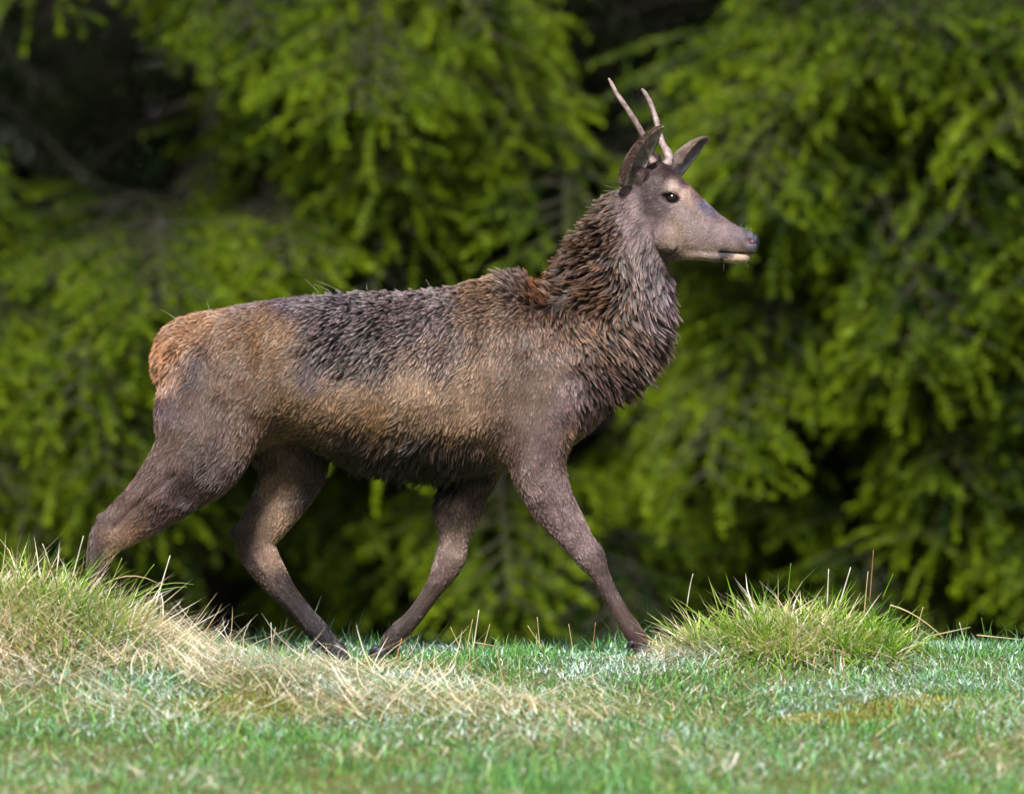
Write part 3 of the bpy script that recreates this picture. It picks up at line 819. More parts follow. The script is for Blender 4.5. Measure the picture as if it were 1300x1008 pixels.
 (920, 323, 6, (24, 16, 20), (46, 34, 38), 2.5, .1, .1), (938, 330, 5, (160, 142, 124), (206, 188, 166), 3, .2, .1), (926, 332, 3, (130, 108, 90), (180, 156, 130), 3, .2, .1), (945, 296, 4, (60, 54, 66), (92, 86, 104), 3, .2, .1),
 # far fore leg
 (600, 610, 14, (56, 42, 42), (110, 88, 84), 12, .45, .25), (577, 640, 14, (106, 88, 84), (176, 150, 144), 9, .35, .18), (576, 680, 13, (116, 98, 94), (186, 162, 156), 7, .3, .12), (570, 715, 10, (90, 72, 72), (148, 126, 124), 6, .3, .12), (548, 752, 10, (62, 48, 44), (108, 86, 78), 5, .3, .1),
 (525, 783, 10, (54, 42, 38), (98, 78, 72), 5, .3, .1), (498, 812, 12, (44, 34, 34), (82, 66, 62), 6, .3, .12),
 # far hind leg
 (335, 590, 10, (22, 17, 22), (56, 44, 52), 16, .6, .3), (365, 590, 14, (84, 68, 56), (132, 110, 92), 12, .4, .2), (400, 595, 12, (40, 30, 28), (84, 66, 60), 14, .5, .2), (355, 625, 12, (96, 78, 66), (166, 138, 120), 9, .35, .15), (390, 630, 9, (22, 17, 24), (52, 42, 54), 9, .4, .15),
 (325, 650, 10, (46, 36, 38), (88, 70, 72), 7, .35, .12), (348, 662, 12, (124, 104, 92), (196, 168, 146), 7, .3, .12), (300, 680, 9, (42, 32, 32), (78, 60, 60), 6, .3, .12), (340, 700, 10, (118, 96, 86), (184, 154, 138), 6, .3, .12), (318, 715, 8, (46, 34, 34), (82, 62, 60), 6, .3, .12),
 (355, 745, 10, (38, 28, 30), (70, 52, 54), 6, .3, .12), (385, 780, 12, (30, 22, 26), (58, 44, 50), 6, .3, .12), (415, 812, 12, (22, 18, 26), (46, 38, 52), 6, .3, .12),
]
CO = np.array([[c[0], c[1], c[2]] for c in COAT], float)
CR = np.array([lin(c[3]) for c in COAT]); TINT = np.array([1.02, .96, .90])
def headk(c):
    return .82 if (c[0] > 800 and c[1] < 345) else 1.0
CT = np.array([lin(c[4]) * TINT * headk(c) * (1.0 if (max(c[4]) < 72 or c[1] > 720) else 2.05 if c[6] >= .8 else 2.0 if c[6] >= .7 else 1.5) for c in COAT])
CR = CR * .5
def clump_of(c):
    return max(c[6], .55) if (c[1] < 600 and c[0] < 780) else (max(c[6], .5) if c[0] < 780 else c[6] * (.5 if c[1] < 300 else 1))
CL = np.array([[c[5] / 1000.0 * (1.45 if c[6] >= .8 else 1.35 if c[0] < 780 else 1.4 if c[1] < 345 else 1.2), clump_of(c), c[7] * (1.15 if c[6] >= .8 else 1.35)] for c in COAT])
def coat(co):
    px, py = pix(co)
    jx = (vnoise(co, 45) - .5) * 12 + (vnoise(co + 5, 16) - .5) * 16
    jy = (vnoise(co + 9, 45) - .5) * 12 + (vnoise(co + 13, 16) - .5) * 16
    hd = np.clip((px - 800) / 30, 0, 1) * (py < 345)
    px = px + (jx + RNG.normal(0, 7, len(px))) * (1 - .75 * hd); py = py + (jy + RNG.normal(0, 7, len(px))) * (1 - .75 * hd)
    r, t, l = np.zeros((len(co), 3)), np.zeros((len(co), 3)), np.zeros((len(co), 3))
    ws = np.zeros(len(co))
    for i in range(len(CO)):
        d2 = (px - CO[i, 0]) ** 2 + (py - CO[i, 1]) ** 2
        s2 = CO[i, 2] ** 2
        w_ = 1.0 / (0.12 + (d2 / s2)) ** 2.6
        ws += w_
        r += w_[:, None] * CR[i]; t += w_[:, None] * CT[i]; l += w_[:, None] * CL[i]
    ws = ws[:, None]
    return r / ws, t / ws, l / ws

# hair direction: (px, py, dx, dy)  y down
FLOW = np.array([
 (960, 305, -1, -.2), (935, 290, -.9, -.5), (930, 320, -1, .2), (900, 265, -.8, -.55), (900, 310, -1, .25), (870, 235, -.75, -.6), (870, 290, -.9, .45), (850, 215, -.8, -.5), (860, 252, -1, 0), (840, 300, -.8, .6), (850, 328, -.6, .8), (830, 250, -.8, .3), (800, 250, -.8, .6),
 (788, 238, -.9, .3), (775, 265, -.9, .3), (755, 290, -.95, .1), (740, 315, -1, 0), (725, 335, -1, 0), (760, 340, -1, .1), (775, 370, -1, .15), (745, 380, -.9, .1), (785, 310, -.8, .6), (800, 330, .1, 1), (820, 350, .25, 1), (848, 350, .35, .9), (850, 385, .55, .85), (820, 390, .4, .9), (800, 400, .5, .85),
 (840, 430, .85, .6), (815, 440, .8, .6), (780, 430, .7, .7), (740, 410, .6, .8), (715, 400, .3, .9), (690, 360, -.6, -.7), (700, 372, -.4, -.4), (665, 355, -.7, -.6), (650, 350, -.8, -.35), (820, 480, .8, .65), (790, 500, .6, .8), (760, 520, .45, .9), (770, 470, .6, .8), (740, 560, .3, .95),
 (720, 450, .4, .9), (690, 430, -.2, 1), (690, 500, -.1, 1), (720, 530, .1, 1), (650, 500, -.5, .85), (650, 550, -.4, .9), (640, 400, -.7, .6), (640, 440, -.6, .8), (600, 380, -.9, .25), (560, 365, -1, -.1), (500, 366, -1, -.05), (420, 370, -1, -.05), (340, 378, -1, .0), (280, 390, -1, .1),
 (560, 420, -.8, .6), (480, 410, -.85, .5), (420, 420, -.85, .5), (480, 460, -.7, .7), (560, 480, -.6, .8), (480, 510, -.6, .8), (400, 500, -.7, .7), (330, 430, -.8, .6), (330, 500, -.7, .7), (260, 420, -.8, .55), (225, 410, -.9, .3), (205, 450, -.5, .85), (225, 480, -.4, .9), (260, 480, -.6, .8), (210, 540, -.2, 1),
 (600, 540, -.6, .8), (500, 560, -.6, .8), (420, 550, -.7, .65), (360, 545, -.7, .6), (500, 595, -.35, .95), (580, 598, -.3, .95), (430, 585, -.4, .9), (620, 590, -.3, .9),
 (260, 550, -.6, .8), (220, 590, -.7, .7), (180, 630, -.75, .65), (145, 665, -.6, .8), (125, 700, -.2, 1), (110, 780, -.2, 1), (300, 590, -.7, .7),
 (360, 580, -.2, 1), (350, 640, -.5, .85), (310, 680, -.2, 1), (340, 720, .5, .85), (380, 770, .6, .8), (420, 820, .6, .8),
 (680, 580, 0, 1), (700, 630, .4, .9), (740, 690, .5, .85), (780, 760, .5, .85), (815, 815, .4, .9), (655, 610, .1, 1), (675, 650, .2, 1),
 (600, 600, -.3, .95), (580, 660, -.2, 1), (570, 710, -.2, 1), (540, 760, -.65, .75), (500, 805, -.6, .8)], float)
FLOW[:, 2:] = norm(FLOW[:, 2:])
def flow(co):
    px, py = pix(co)
    v = np.zeros((len(co), 2))
    for f in FLOW:
        w_ = 1.0 / (40 + (px - f[0]) ** 2 + (py - f[1]) ** 2) ** 1.8
        v += w_[:, None] * f[2:]
    v = norm(v)
    return np.stack([v[:, 0], np.zeros(len(v)), -v[:, 1]], 1)

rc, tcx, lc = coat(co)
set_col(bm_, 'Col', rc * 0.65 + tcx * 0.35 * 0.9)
# dark skin round the eye, on the lips and in the nostril
kk = np.clip(lc[:, 1:2] * 1.3 - .2, 0, 1)
colr = rc * (0.65 + .15 * kk) + tcx * 0.32 * (1 - kk)
hx, hyy, hl = head_coords(co)
ea = np.hypot((hx - EYX) / 10.0, (hyy - EYY - 0.16 * (hx - EYX)) / 6.1)
eyerim = (np.clip(1.5 - ea, 0, .5) * 2 * (np.abs(hl) > 0.02) * (hx > 835))[:, None]
lips = (np.exp(-((hyy - 321.8) / 1.5) ** 2) * np.clip((hx - 911) / 4, 0, 1))[:, None]
nos = (np.exp(-(((hx - 953.5) / 4.0) ** 2 + ((hyy - 307) / 4.2) ** 2)))[:, None]
pad = (np.clip((hx + 0.35 * (307 - hyy) * 0 - 950.5) / 2.5, 0, 1) * np.clip((320.5 - hyy) / 2, 0, 1) * np.clip((hyy - 294) / 2, 0, 1))[:, None]
colr = colr * (1 - pad) + lin((78, 80, 98)) * pad
colr = colr * (1 - nos) + lin((84, 50, 60)) * nos
colr = colr * (1 - eyerim) + lin((34, 24, 26)) * eyerim
colr = colr * (1 - lips) + lin((34, 26, 30)) * lips
bare_v = np.clip(eyerim[:, 0] + lips[:, 0] + nos[:, 0] + pad[:, 0], 0, 1)
bm_.attributes.remove(bm_.attributes['Col'])
set_col(bm_, 'Col', colr)

deer = link('deer', None, label='young brown stag with short spike antlers striding right across the grass', cat='deer')
deer.location = (0, 0, 0)
link('body', bm_, [M_SKIN], parent=deer)

# ------------------------------------------------------------------ fur
def sample_surface(co, tris, dens):
    v0, v1, v2 = co[tris[:, 0]], co[tris[:, 1]], co[tris[:, 2]]
    cr_ = np.cross(v1 - v0, v2 - v0)
    ar = np.linalg.norm(cr_, axis=1) / 2
    wgt = ar * dens
    return ar, wgt, cr_

def make_fur(name, co, tris, vnorm, ntot, coat_fn, flow_fn, mask_fn, parent, radius=0.00045, npts=5, guide_gap=0.0080, bare=None, dens_fn=None):
    ar_dens_inv = (lambda q_: 1 / dens_fn(q_)) if dens_fn else (lambda q_: np.ones(len(q_)))
    v0, v1, v2 = co[tris[:, 0]], co[tris[:, 1]], co[tris[:, 2]]
    ar = np.linalg.norm(np.cross(v1 - v0, v2 - v0), axis=1) / 2
    cen = (v0 + v1 + v2) / 3
    wg = ar * (dens_fn(cen) if dens_fn else 1)
    wg = wg / wg.sum()
    ti = RNG.choice(len(tris), ntot, p=wg)
    r1 = np.sqrt(RNG.random(ntot)); r2 = RNG.random(ntot)
    b0, b1, b2 = 1 - r1, r1 * (1 - r2), r1 * r2
    T_ = tris[ti]
    p = co[T_[:, 0]] * b0[:, None] + co[T_[:, 1]] * b1[:, None] + co[T_[:, 2]] * b2[:, None]
    nn = norm(vnorm[T_[:, 0]] * b0[:, None] + vnorm[T_[:, 1]] * b1[:, None] + vnorm[T_[:, 2]] * b2[:, None])
    if bare is not None:
        bb = bare[T_[:, 0]]
        k = (RNG.random(ntot) > bb * 1.6)
        p, nn = p[k], nn[k]
    n = len(p)
    cr, ct, l = coat_fn(p)
    L, CLP, LIFT = l[:, 0], l[:, 1], l[:, 2]
    fl = flow_fn(p)
    fl = norm(fl - nn * np.sum(fl * nn, 1, keepdims=True) + 1e-5)
    # side jitter
    bt = np.cross(nn, fl)
    ang = (vnoise(p, 22) - .5) * 1.1 + (vnoise(p + 3, 70) - .5) * 0.7
    fl = fl * np.cos(ang)[:, None] + bt * np.sin(ang)[:, None]
    lift = LIFT * (0.45 + 1.1 * vnoise(p + 17, 60)) + RNG.normal(0, .06 + .10 * CLP, n)
    d = norm(fl * np.cos(lift)[:, None] + nn * np.sin(lift)[:, None] + RNG.normal(0, .06, (n, 3)))
    Ln = L * RNG.uniform(0.65, 1.15, n)
    stray = ((vnoise(p + 77, 85) > .68) & (CLP > .75))
    Ln = Ln * np.where(stray, 1.28, 1)
    lift = lift + np.where(stray, .5, 0)
    d = np.where(stray[:, None], norm(d + nn * .45), d)
    t = np.linspace(0, 1, npts)
    pts = np.zeros((n, npts, 3))
    for k in range(npts):
        tk = t[k]
        pts[:, k] = p + d * (Ln * tk)[:, None] + (np.array([0, 0, -1.0]) * 0.12 - nn * 0.14 * np.sin(lift)[:, None]) * (Ln * tk * tk)[:, None]
    pts[:, 0] -= nn * 0.001
    # clumping
    m = max(int(ar.sum() / (guide_gap ** 2)), 10)
    gw = 1.0 / (0.45 + 1.15 * np.clip(CLP, 0, 1)) ** 2 * ar_dens_inv(p) * (0.25 + 2.2 * vnoise(p + 41, 28) ** 2)
    gi = RNG.choice(n, min(m, n), replace=False, p=gw / gw.sum())
    kd = KDTree(len(gi))
    for a_, g_ in enumerate(gi):
        kd.insert(p[g_], a_)
    kd.balance()
    near = np.fromiter((kd.find(q_)[1] for q_ in p), dtype=np.int64, count=n)
    g = gi[near]
    cl = np.clip(CLP * 1.08, 0, 1) * RNG.uniform(0.85, 1.0, n) * np.where(RNG.random(n) < .07, .3, 1)
    # guide tips are a bit longer so clumps end in points
    for k in range(1, npts):
        f = (cl * t[k] ** 0.62)[:, None]
        gt = pts[g, k]
        pts[:, k] = pts[:, k] * (1 - f * .97) + gt * (f * .97)
    jit = RNG.uniform(0.55, 1.45, (n, 1)) * (0.68 + 0.64 * vnoise(p * np.array([1, 1, .6]), 75))[:, None] * (0.85 + 0.3 * vnoise(p, 20))[:, None]
    gj = (RNG.uniform(0.75, 1.25, len(gi))[near])[:, None]
    jit = jit * (1 + (gj - 1) * cl[:, None])
    dist = np.linalg.norm(p - p[g], axis=1)
    lightc = RNG.uniform(.05, 1.45, len(gi))[near].clip(0, 1)
    core = 1 - np.clip(cl * 1.35 - .35, 0, 1) * (1 - np.exp(-(dist / .0042) ** 2) ) * .8
    core = core * (1 - np.clip(cl * 1.3 - .4, 0, 1) * (1 - lightc))
    cols = np.zeros((n, npts, 4), np.float32); cols[..., 3] = 1
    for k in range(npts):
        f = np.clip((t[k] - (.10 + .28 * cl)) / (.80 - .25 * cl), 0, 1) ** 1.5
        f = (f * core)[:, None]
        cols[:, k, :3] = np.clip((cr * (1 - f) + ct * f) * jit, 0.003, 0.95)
    rad = np.zeros((n, npts), np.float32)
    rr = radius * RNG.uniform(0.7, 1.3, n) * np.clip(0.7 + Ln / 0.05, .7, 1.35)
    for k in range(npts):
        rad[:, k] = rr * (1 - 0.85 * t[k] ** 1.6)
    hc = bpy.data.hair_curves.new(name)
    hc.add_curves([npts] * n)
    hc.attributes['position'].data.foreach_set('vector', pts.astype(np.float32).ravel())
    ra = hc.attributes.get('radius') or hc.attributes.new('radius', 'FLOAT', 'POINT')
    ra.data.foreach_set('value', rad.ravel())
    ca = hc.attributes.new('Col', 'FLOAT_COLOR', 'POINT')
    ca.data.foreach_set('color', cols.ravel())
    return link(name, hc, [M_FUR], parent=parent, kind='stuff')

bm_.calc_loop_triangles()
nt_ = len(bm_.loop_triangles)
tris = np.empty(nt_ * 3, np.int32); bm_.loop_triangles.foreach_get('vertices', tris); tris = tris.reshape(-1, 3)
def vnormals(me):
    a = np.empty(len(me.vertices) * 3, np.float32)
    me.vertices.foreach_get('normal', a)
    return a.reshape(-1, 3).astype(float)
vn = vnormals(bm_)
def body_dens(c):
    px, py = pix(c)
    hd = np.clip((px - 790) / 20, 0, 1) * np.clip((340 - py) / 15, 0, 1)
    nk = ((px > 690) & (py < 540)).astype(float)
    lg = (py > 615).astype(float)
    dn = 1 + 1.6 * hd + 0.4 * nk + 0.8 * lg
    far = c[:, 1] > 0.06
    return dn * np.where(far & (py < 600) & (lg < .5), 0.35, 1.0)
import time as _t
_a = _t.time()
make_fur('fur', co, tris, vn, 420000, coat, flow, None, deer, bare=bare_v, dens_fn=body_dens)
print('fur', _t.time() - _a, 'verts', nv)

# ------------------------------------------------------------------ ears
def make_ear(base, tip, N, wmax, side, bulge, white, wrap):
    base, tip, N = np.array(base, float), np.array(tip, float), np.array(N, float)
    A = tip - base; Lh = np.linalg.norm(A); A /= Lh
    N = N - A * (N @ A); N /= np.linalg.norm(N)
    B = np.cross(A, N)
    nu, nv_ = 26, 18
    prof = lambda u: wmax * (0.52 + 0.9 * u) * np.clip(1 - u, 0, 1) ** 0.68 * 1.05
    outer, inner, drs = [], [], []
    for i in range(nu):
        u = i / (nu - 1) * 0.995
        rr = max(prof(u), 0.0022)
        half = math.radians(wrap[0] - (wrap[0] - wrap[1]) * max((u - .1) / .9, 0) ** 1.3)     # rolled shut at the base
        C_ = base + A * Lh * u - N * rr * 0.25 + np.array(bulge) * math.sin(u * math.pi)
        for j in range(nv_):
            f = (j / (nv_ - 1) * 2 - 1) * half
            dr = B * math.sin(f) - N * math.cos(f) * 0.85
            drs.append(dr)
            outer.append(C_ + dr * rr)
            inner.append(C_ + dr * max(rr - 0.0028, 0.0006))
    V_ = np.array(outer + inner)
    q = []
    o2 = nu * nv_
    for i in range(nu - 1):
        for j in range(nv_ - 1):
            a = i * nv_ + j
            q.append((a, a + 1, a + 1 + nv_, a + nv_))
            q.append((o2 + a, o2 + a + nv_, o2 + a + 1 + nv_, o2 + a + 1))
        for j in (0, nv_ - 1):
            a = i * nv_ + j
            f_ = (a, a + nv_, o2 + a + nv_, o2 + a)
            q.append(f_ if j == 0 else f_[::-1])
    for j in range(nv_ - 1):
        a = (nu - 1) * nv_ + j
        q.append((a, a + 1, o2 + a + 1, o2 + a))
        q.append((j + 1, j, o2 + j, o2 + j + 1))
    q = np.array(q)
    me = mesh_np('ear', V_, [q])
    u_all = np.tile(np.repeat(np.linspace(0, 1, nu), nv_), 2)
    isin = np.concatenate([np.zeros(o2), np.ones(o2)])
    n1 = vnoise(V_, 60)[:, None]
    oc = lin((86, 68, 66)) * (0.7 + .6 * n1)
    ic = lin((214, 200, 208)) * (1 - u_all[:, None] * 0.6) * (0.75 + .5 * n1)
    set_col(me, 'Col', np.where(isin[:, None] > .5, ic, oc))
    ear = link('ear', me, [M_SKIN], parent=deer)
    me.calc_loop_triangles()
    tr = np.array([list(t_.vertices) for t_ in me.loop_triangles])
    inn = (tr >= o2).all(1); out_ = (tr < o2).all(1)
    def ffn(p):
        return np.repeat(A[None], len(p), 0)
    def cfn_out(p):
        u = np.clip((p - base) @ A / Lh, 0, 1)
        k = (.6 + .8 * vnoise(p, 70))[:, None]
        l = np.stack([.009 + .006 * (1 - u), np.full(len(p), .6), np.full(len(p), .32)], 1)
        return lin((48, 36, 34)) * k, lin((158, 128, 114)) * k * (1.15 - .35 * u[:, None]), l
    def cfn_in(p):
        u = np.clip((p - base) @ A / Lh, 0, 1)
        k = (.7 + .6 * vnoise(p, 90))[:, None]
        f = np.clip(white - 1.5 * u, .10, 1)[:, None]
        l = np.stack([.020 - .012 * u, np.full(len(p), .5), np.full(len(p), .75)], 1)
        return (lin((190, 176, 186)) * f + lin((60, 46, 46)) * (1 - f)) * k, (lin((252, 246, 252)) * f + lin((120, 98, 94)) * (1 - f)) * k, l
    vn_ = norm(np.array(drs + [-d_ for d_ in drs]))
    make_fur('outer_fur', V_, tr[out_], vn_, 8000, cfn_out, ffn, None, ear, radius=.0004, guide_gap=.004)
    make_fur('inner_fur', V_, tr[inn], vn_, 5000, cfn_in, ffn, None, ear, radius=.0004, guide_gap=.004)

make_ear(hloc(802, 240, -.060), P(842, 161, -.100), (.76, -.65, .0), .054, -1, (-.011, 0, -.005), 2.6, (124, 86))
make_ear(hloc(848, 222, .045), P(901, 177, .16), (.50, -.70, -.50), .046, 1, (0, 0, .004), 1.35, (130, 82))

# ------------------------------------------------------------------ antlers
def antler(pts, rad):
    Rr = resample([(*p_, r_) for p_, r_ in zip(pts, rad)], 6)
    base_t = np.linspace(0, 1, len(Rr))
    r_ = Rr[:, 3] * (1 + 0.07 * np.sin(base_t * 40) + RNG.normal(0, .03, len(Rr)))
    V_, q_, t_ = tube(Rr[:, :3], r_, 14)
    s = Soup(); s.add(V_, q_, t_)
    return link('antler', s.mesh('antler'), [M_ANTLER], parent=deer)
antler([hloc(833, 208, -.038), hloc(827, 192, -.042), P(819, 178, -.06), P(809, 159, -.075), P(797, 139.5, -.085), P(784, 121, -.085), P(776, 106, -.08), P(772.5, 100, -.078)],
       [.012, .0105, .0088, .0082, .0078, .0066, .0050, .0030])
antler([hloc(843, 210, .035), hloc(845, 198, .040), P(839.5, 179, .07), P(834, 156, .085), P(825.5, 131, .095), P(818, 117.5, .09), P(814.5, 113.5, .088)],
       [.0135, .0125, .0092, .0080, .0070, .0056, .0032])

# ------------------------------------------------------------------ eyes
for s_ in (-1, 1):
    c = hloc(EYX + .5, EYY + .3, s_ * .0400)
    V_, q_, t_ = ellipsoid(c, (.0205, .0205, .0205), 24)
    secs = []
    for a_ in np.linspace(-np.pi / 2 * .98, np.pi / 2 * .98, 19):
        secs.append((c + np.array([0, math.sin(a_) * .0205, 0]), np.array([math.cos(a_) * .0205, 0, 0]), np.array([0, 0, math.cos(a_) * .0205]), 0))
    s = Soup(); s.add(*loft(secs, 28))
    link('eye', s.mesh('eye'), [M_EYE], parent=deer)

s = Soup()
secs = []
for a_ in np.linspace(-np.pi / 2 * .97, np.pi / 2 * .97, 13):
    cs_ = math.cos(a_)
    secs.append((hloc(957.8, 308.5, 0) + LAT * math.sin(a_) * .0215, FWD * cs_ * .0150 + np.array([0, 0, .003]) * cs_, np.array([0, 0, .0265 * cs_]), 0))
s.add(*loft(secs, 22))
link('nose', s.mesh('nose'), [M_NOSE], parent=deer)
for s_ in (-1, 1):
    s = Soup(); s.add(*ellipsoid(hloc(957.0, 308.5, s_ * .0195), (.0085, .0055, .0075), 16))
    link('nostril', s.mesh('nostril'), [M_NOSTRIL], parent=deer)
# whiskers on the muzzle
def hairs(name, segs, rad, col, parent):
    n = len(segs)
    hc = bpy.data.hair_curves.new(name)
    hc.add_curves([5] * n)
    pts = np.zeros((n, 5, 3)); rd = np.zeros((n, 5)); cc = np.ones((n, 5, 4))
    for i, (a_, b_) in enumerate(segs):
        for k in range(5):
            t = k / 4
            pts[i, k] = np.array(a_) * (1 - t) + np.array(b_) * t + np.array([0, 0, -.006 * t * t])
            rd[i, k] = rad * (1 - .7 * t)
        cc[i, :, :3] = lin(col)
    hc.attributes['position'].data.foreach_set('vector', pts.astype(np.float32).ravel())
    ra = hc.attributes.get('radius') or hc.attributes.new('radius', 'FLOAT', 'POINT')
    ra.data.foreach_set('value', rd.astype(np.float32).ravel())
    ca = hc.attributes.new('Col', 'FLOAT_COLOR', 'POINT'); ca.data.foreach_set('color', cc.astype(np.float32).ravel())
    return link(name, hc, [M_FUR], parent=parent, kind='stuff')
sg = []
for i in range(9):
    x_ = random.uniform(918, 948); y_ = 331
    sg.append((hloc(x_, y_, random.uniform(-.015, .015)), hloc(x_ + random.uniform(-4, 6), y_ + random.uniform(5, 12), random.uniform(-.02, .02))))
for i in range(8):
    x_ = random.uniform(940, 954); y_ = 288 + (x_ - 938) * .45
    sg.append((hloc(x_, y_, random.uniform(-.01, .01)), hloc(x_ + random.uniform(-4, 4), y_ - random.uniform(5, 11), random.uniform(-.01, .01))))
hairs('whiskers', sg, .00022, (150, 150, 140), deer)
# stray guard hairs on the back
sg = [(P(405, 372, 0), P(385, 350, -.01)), (P(420, 371, 0), P(398, 358, 0)), (P(432, 370, 0), P(402, 354, 0)), (P(466, 368, 0), P(465, 356, 0)), (P(266, 394, 0), P(262, 378, 0)), (P(222, 404, 0), P(203, 390, 0)), (P(270, 393, -.02), P(250, 395, -.03)), (P(545, 362, 0), P(540, 352, 0))]
hairs('guard_hairs', sg, .0003, (200, 196, 196), deer)

# ------------------------------------------------------------------ hooves
def claw(ctr, dirx, length, width, height, parent):
    """half of a cloven hoof: pointed toe forward, sole flat"""
    d = norm(np.array(dirx, float)[None])[0]
    side_ = np.array([0, 1.0, 0]); up = np.cross(d, side_); up = up if up[2] > 0 else -up
    secs = []
    for u, hw, hh in [(-.45, .45, .55), (-.35, .85, .9), (-.1, 1, 1), (.15, .9, .82), (.35, .62, .5), (.48, .3, .22)]:
        C_ = np.array(ctr) + d * u * length + up * (hh - 1) * height * .5
        secs.append((C_, up * height * .5 * hh, side_ * width * .5 * hw, -.15))
    s = Soup(); s.add(*loft(secs, 14))
    return link('hoof_claw', s.mesh('hoof_claw'), [M_HOOF], parent=parent)
for (px_, py_, yy, dv) in [(97, 828, -.11, (.7, 0, -.5)), (434, 827, .10, (.75, 0, -.6)), (820, 827, -.10, (.9, 0, -.35)), (487, 833, .09, (.45, 0, -.85))]:
    for s_ in (-1, 1):
        claw(P(px_, py_, yy + s_ * .013), dv, .072, .028, .044, deer)
for (px_, py_, yy, dv) in [(97, 812, -.11, (-.6, 0, -.6)), (401, 818, .10, (-.6, 0, -.6)), (800, 818, -.10, (-.6, 0, -.6)), (474, 824, .09, (-.9, 0, -.45))]:
    for s_ in (-1, 1):
        c = claw(P(px_, py_, yy + s_ * .014), dv, .042, .017, .020, deer)
        c.name = 'dewclaw'; c.data.name = 'dewclaw'

# ------------------------------------------------------------------ spruces
def spruce_branch(seed, length=1.3, dens=1.0, bare=False, young=0.5, ntw=22):
    rg = np.random.default_rng(seed)
    wood = Soup()
    segs = []          # (p0, p1, tipness0, tipness1)
    def droop(p, d, L, n, g, wob):
        pts = [p.copy()]
        st = L / n
        for _ in range(n):
            d = d + np.array([0, 0, g]) * st + rg.normal(0, wob, 3)
            d = d / np.linalg.norm(d)
            p = p + d * st
            pts.append(p.copy())
        return np.array(pts)
    main = droop(np.zeros(3), np.array([1.0, 0, 0.18]), length, 14, -0.55, .03)
    rad = np.linspace(.013, .002, 15)
    wood.add(*tube(main, rad, 5))
    def at(pts, t):
        f = t * (len(pts) - 1); i = min(int(f), len(pts) - 2)
        return pts[i] * (1 - (f - i)) + pts[i + 1] * (f - i), norm((pts[i + 1] - pts[i])[None])[0]
    twigs = [(main[8:], 0.5)]
    for k in range(ntw):
        t = 0.42 + 0.58 * (k + rg.uniform(0, .8)) / ntw
        p, d = at(main, min(t, .995))
        s_ = 1 if k % 2 else -1
        L = length * (0.26 * (1 - t) ** 0.7 + 0.08) * rg.uniform(.7, 1.2)
        sd_ = np.array([-d[1], d[0], 0]) * s_
        dv = norm((d * .75 + sd_ * .8 + np.array([0, 0, rg.uniform(-.25, .2)]))[None])[0]
        tw = droop(p, dv, L, 7, -1.3, .05)
        wood.add(*tube(tw, np.linspace(.0045, .0012, 8), 4))
        twigs.append((tw, t))
        m = int(L / .042)
        for j in range(m):
            tt = .15 + .85 * (j + rg.uniform(0, .7)) / max(m, 1)
            p2, d2 = at(tw, min(tt, .99))
            s2 = 1 if j % 2 else -1
            L2 = (0.15 * (1 - tt) + .05) * rg.uniform(.7, 1.3)
            sd2 = np.array([-d2[1], d2[0], 0]) * s2
            dv2 = norm((d2 * .8 + sd2 * .7 + np.array([0, 0, rg.uniform(-.5, .1)]))[None])[0]
            t3 = droop(p2, dv2, L2, 4, -3.5, .09)
            if bare and rg.random() < .8:
                wood.add(*tube(t3, np.linspace(.0018, .0008, 5), 3))
            else:
                twigs.append((t3, t))
    V_, C_ = [], []
    if not bare:
        for pts, t in twigs:
            L = np.linalg.norm(np.diff(pts, axis=0), axis=1).sum()
            n = int(L * 900 * dens)
            if n < 3: continue
            f = rg.random(n) * (len(pts) - 1) * .999
            i = f.astype(int); fr = (f - i)[:, None]
            p = pts[i] * (1 - fr) + pts[i + 1] * fr
            d = norm(pts[i + 1] - pts[i])
            a = rg.normal(0, 1, (n, 3)); a = norm(a - d * np.sum(a * d, 1, keepdims=True))
            a[:, 2] += .25
            nd = norm(a * .8 + d * .65)
            ln = rg.uniform(.009, .016, n)[:, None]
            sw = norm(np.cross(nd, rg.normal(0, 1, (n, 3)))) * .0018
            V_.append(np.stack([p - sw, p + sw, p + nd * ln], 1).reshape(-1, 3))
            tp = np.clip(f / (len(pts) - 1), 0, 1)
            C_.append(np.repeat(tp * .6 + rg.uniform(0, .35), 3))
    wf = sum(len(x) for x in wood.F4) + sum(len(x) for x in wood.F3)
    nw = wood.n
    if V_:
        NV = np.concatenate(V_)
        wood.add(NV, None, np.arange(len(NV)).reshape(-1, 3))
        n4 = sum(len(x) for x in wood.F4); n3 = sum(len(x) for x in wood.F3)
        mi = np.zeros(n4 + n3, int); mi[-len(NV) // 3:] = 1
        me = wood.mesh('branch', smooth=False, mat_idx=mi)
        at_ = me.attributes.new('tip', 'FLOAT', 'POINT')
        vals = np.concatenate([np.zeros(nw), np.concatenate(C_)]).astype(np.float32)
        at_.data.foreach_set('value', vals)
    else:
        me = wood.mesh('branch', smooth=False)
    return me
_a = _t.time()
BR = [spruce_branch(11 + i) for i in range(4)]
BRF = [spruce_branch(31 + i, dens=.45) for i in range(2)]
BRD = [spruce_branch(51 + i, bare=True) for i in range(2)]
for m_ in BR:
    m_.materials.append(M_BARK); m_.materials.append(M_NEEDLE)
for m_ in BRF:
    m_.materials.append(M_BARK); m_.materials.append(M_NEEDLE_SHADE)
for m_ in BRD:
    m_.materials.append(M_BARK)
print('branches', _t.time() - _a, [len(m_.polygons) for m_ in BR + BRF])

def place_branch(root, me, p, target=None, az=None, scale=1.0, roll=0.0, pitch=0.0):
    o = bpy.data.objects.new('branch', me)
    COL.objects.link(o)
    o.parent = root
    off = Vector(root.location)
    o.location = Vector(p) - off
    o.rotation_euler = (roll, pitch, az)
    o.scale = (scale,) * 3
    return o

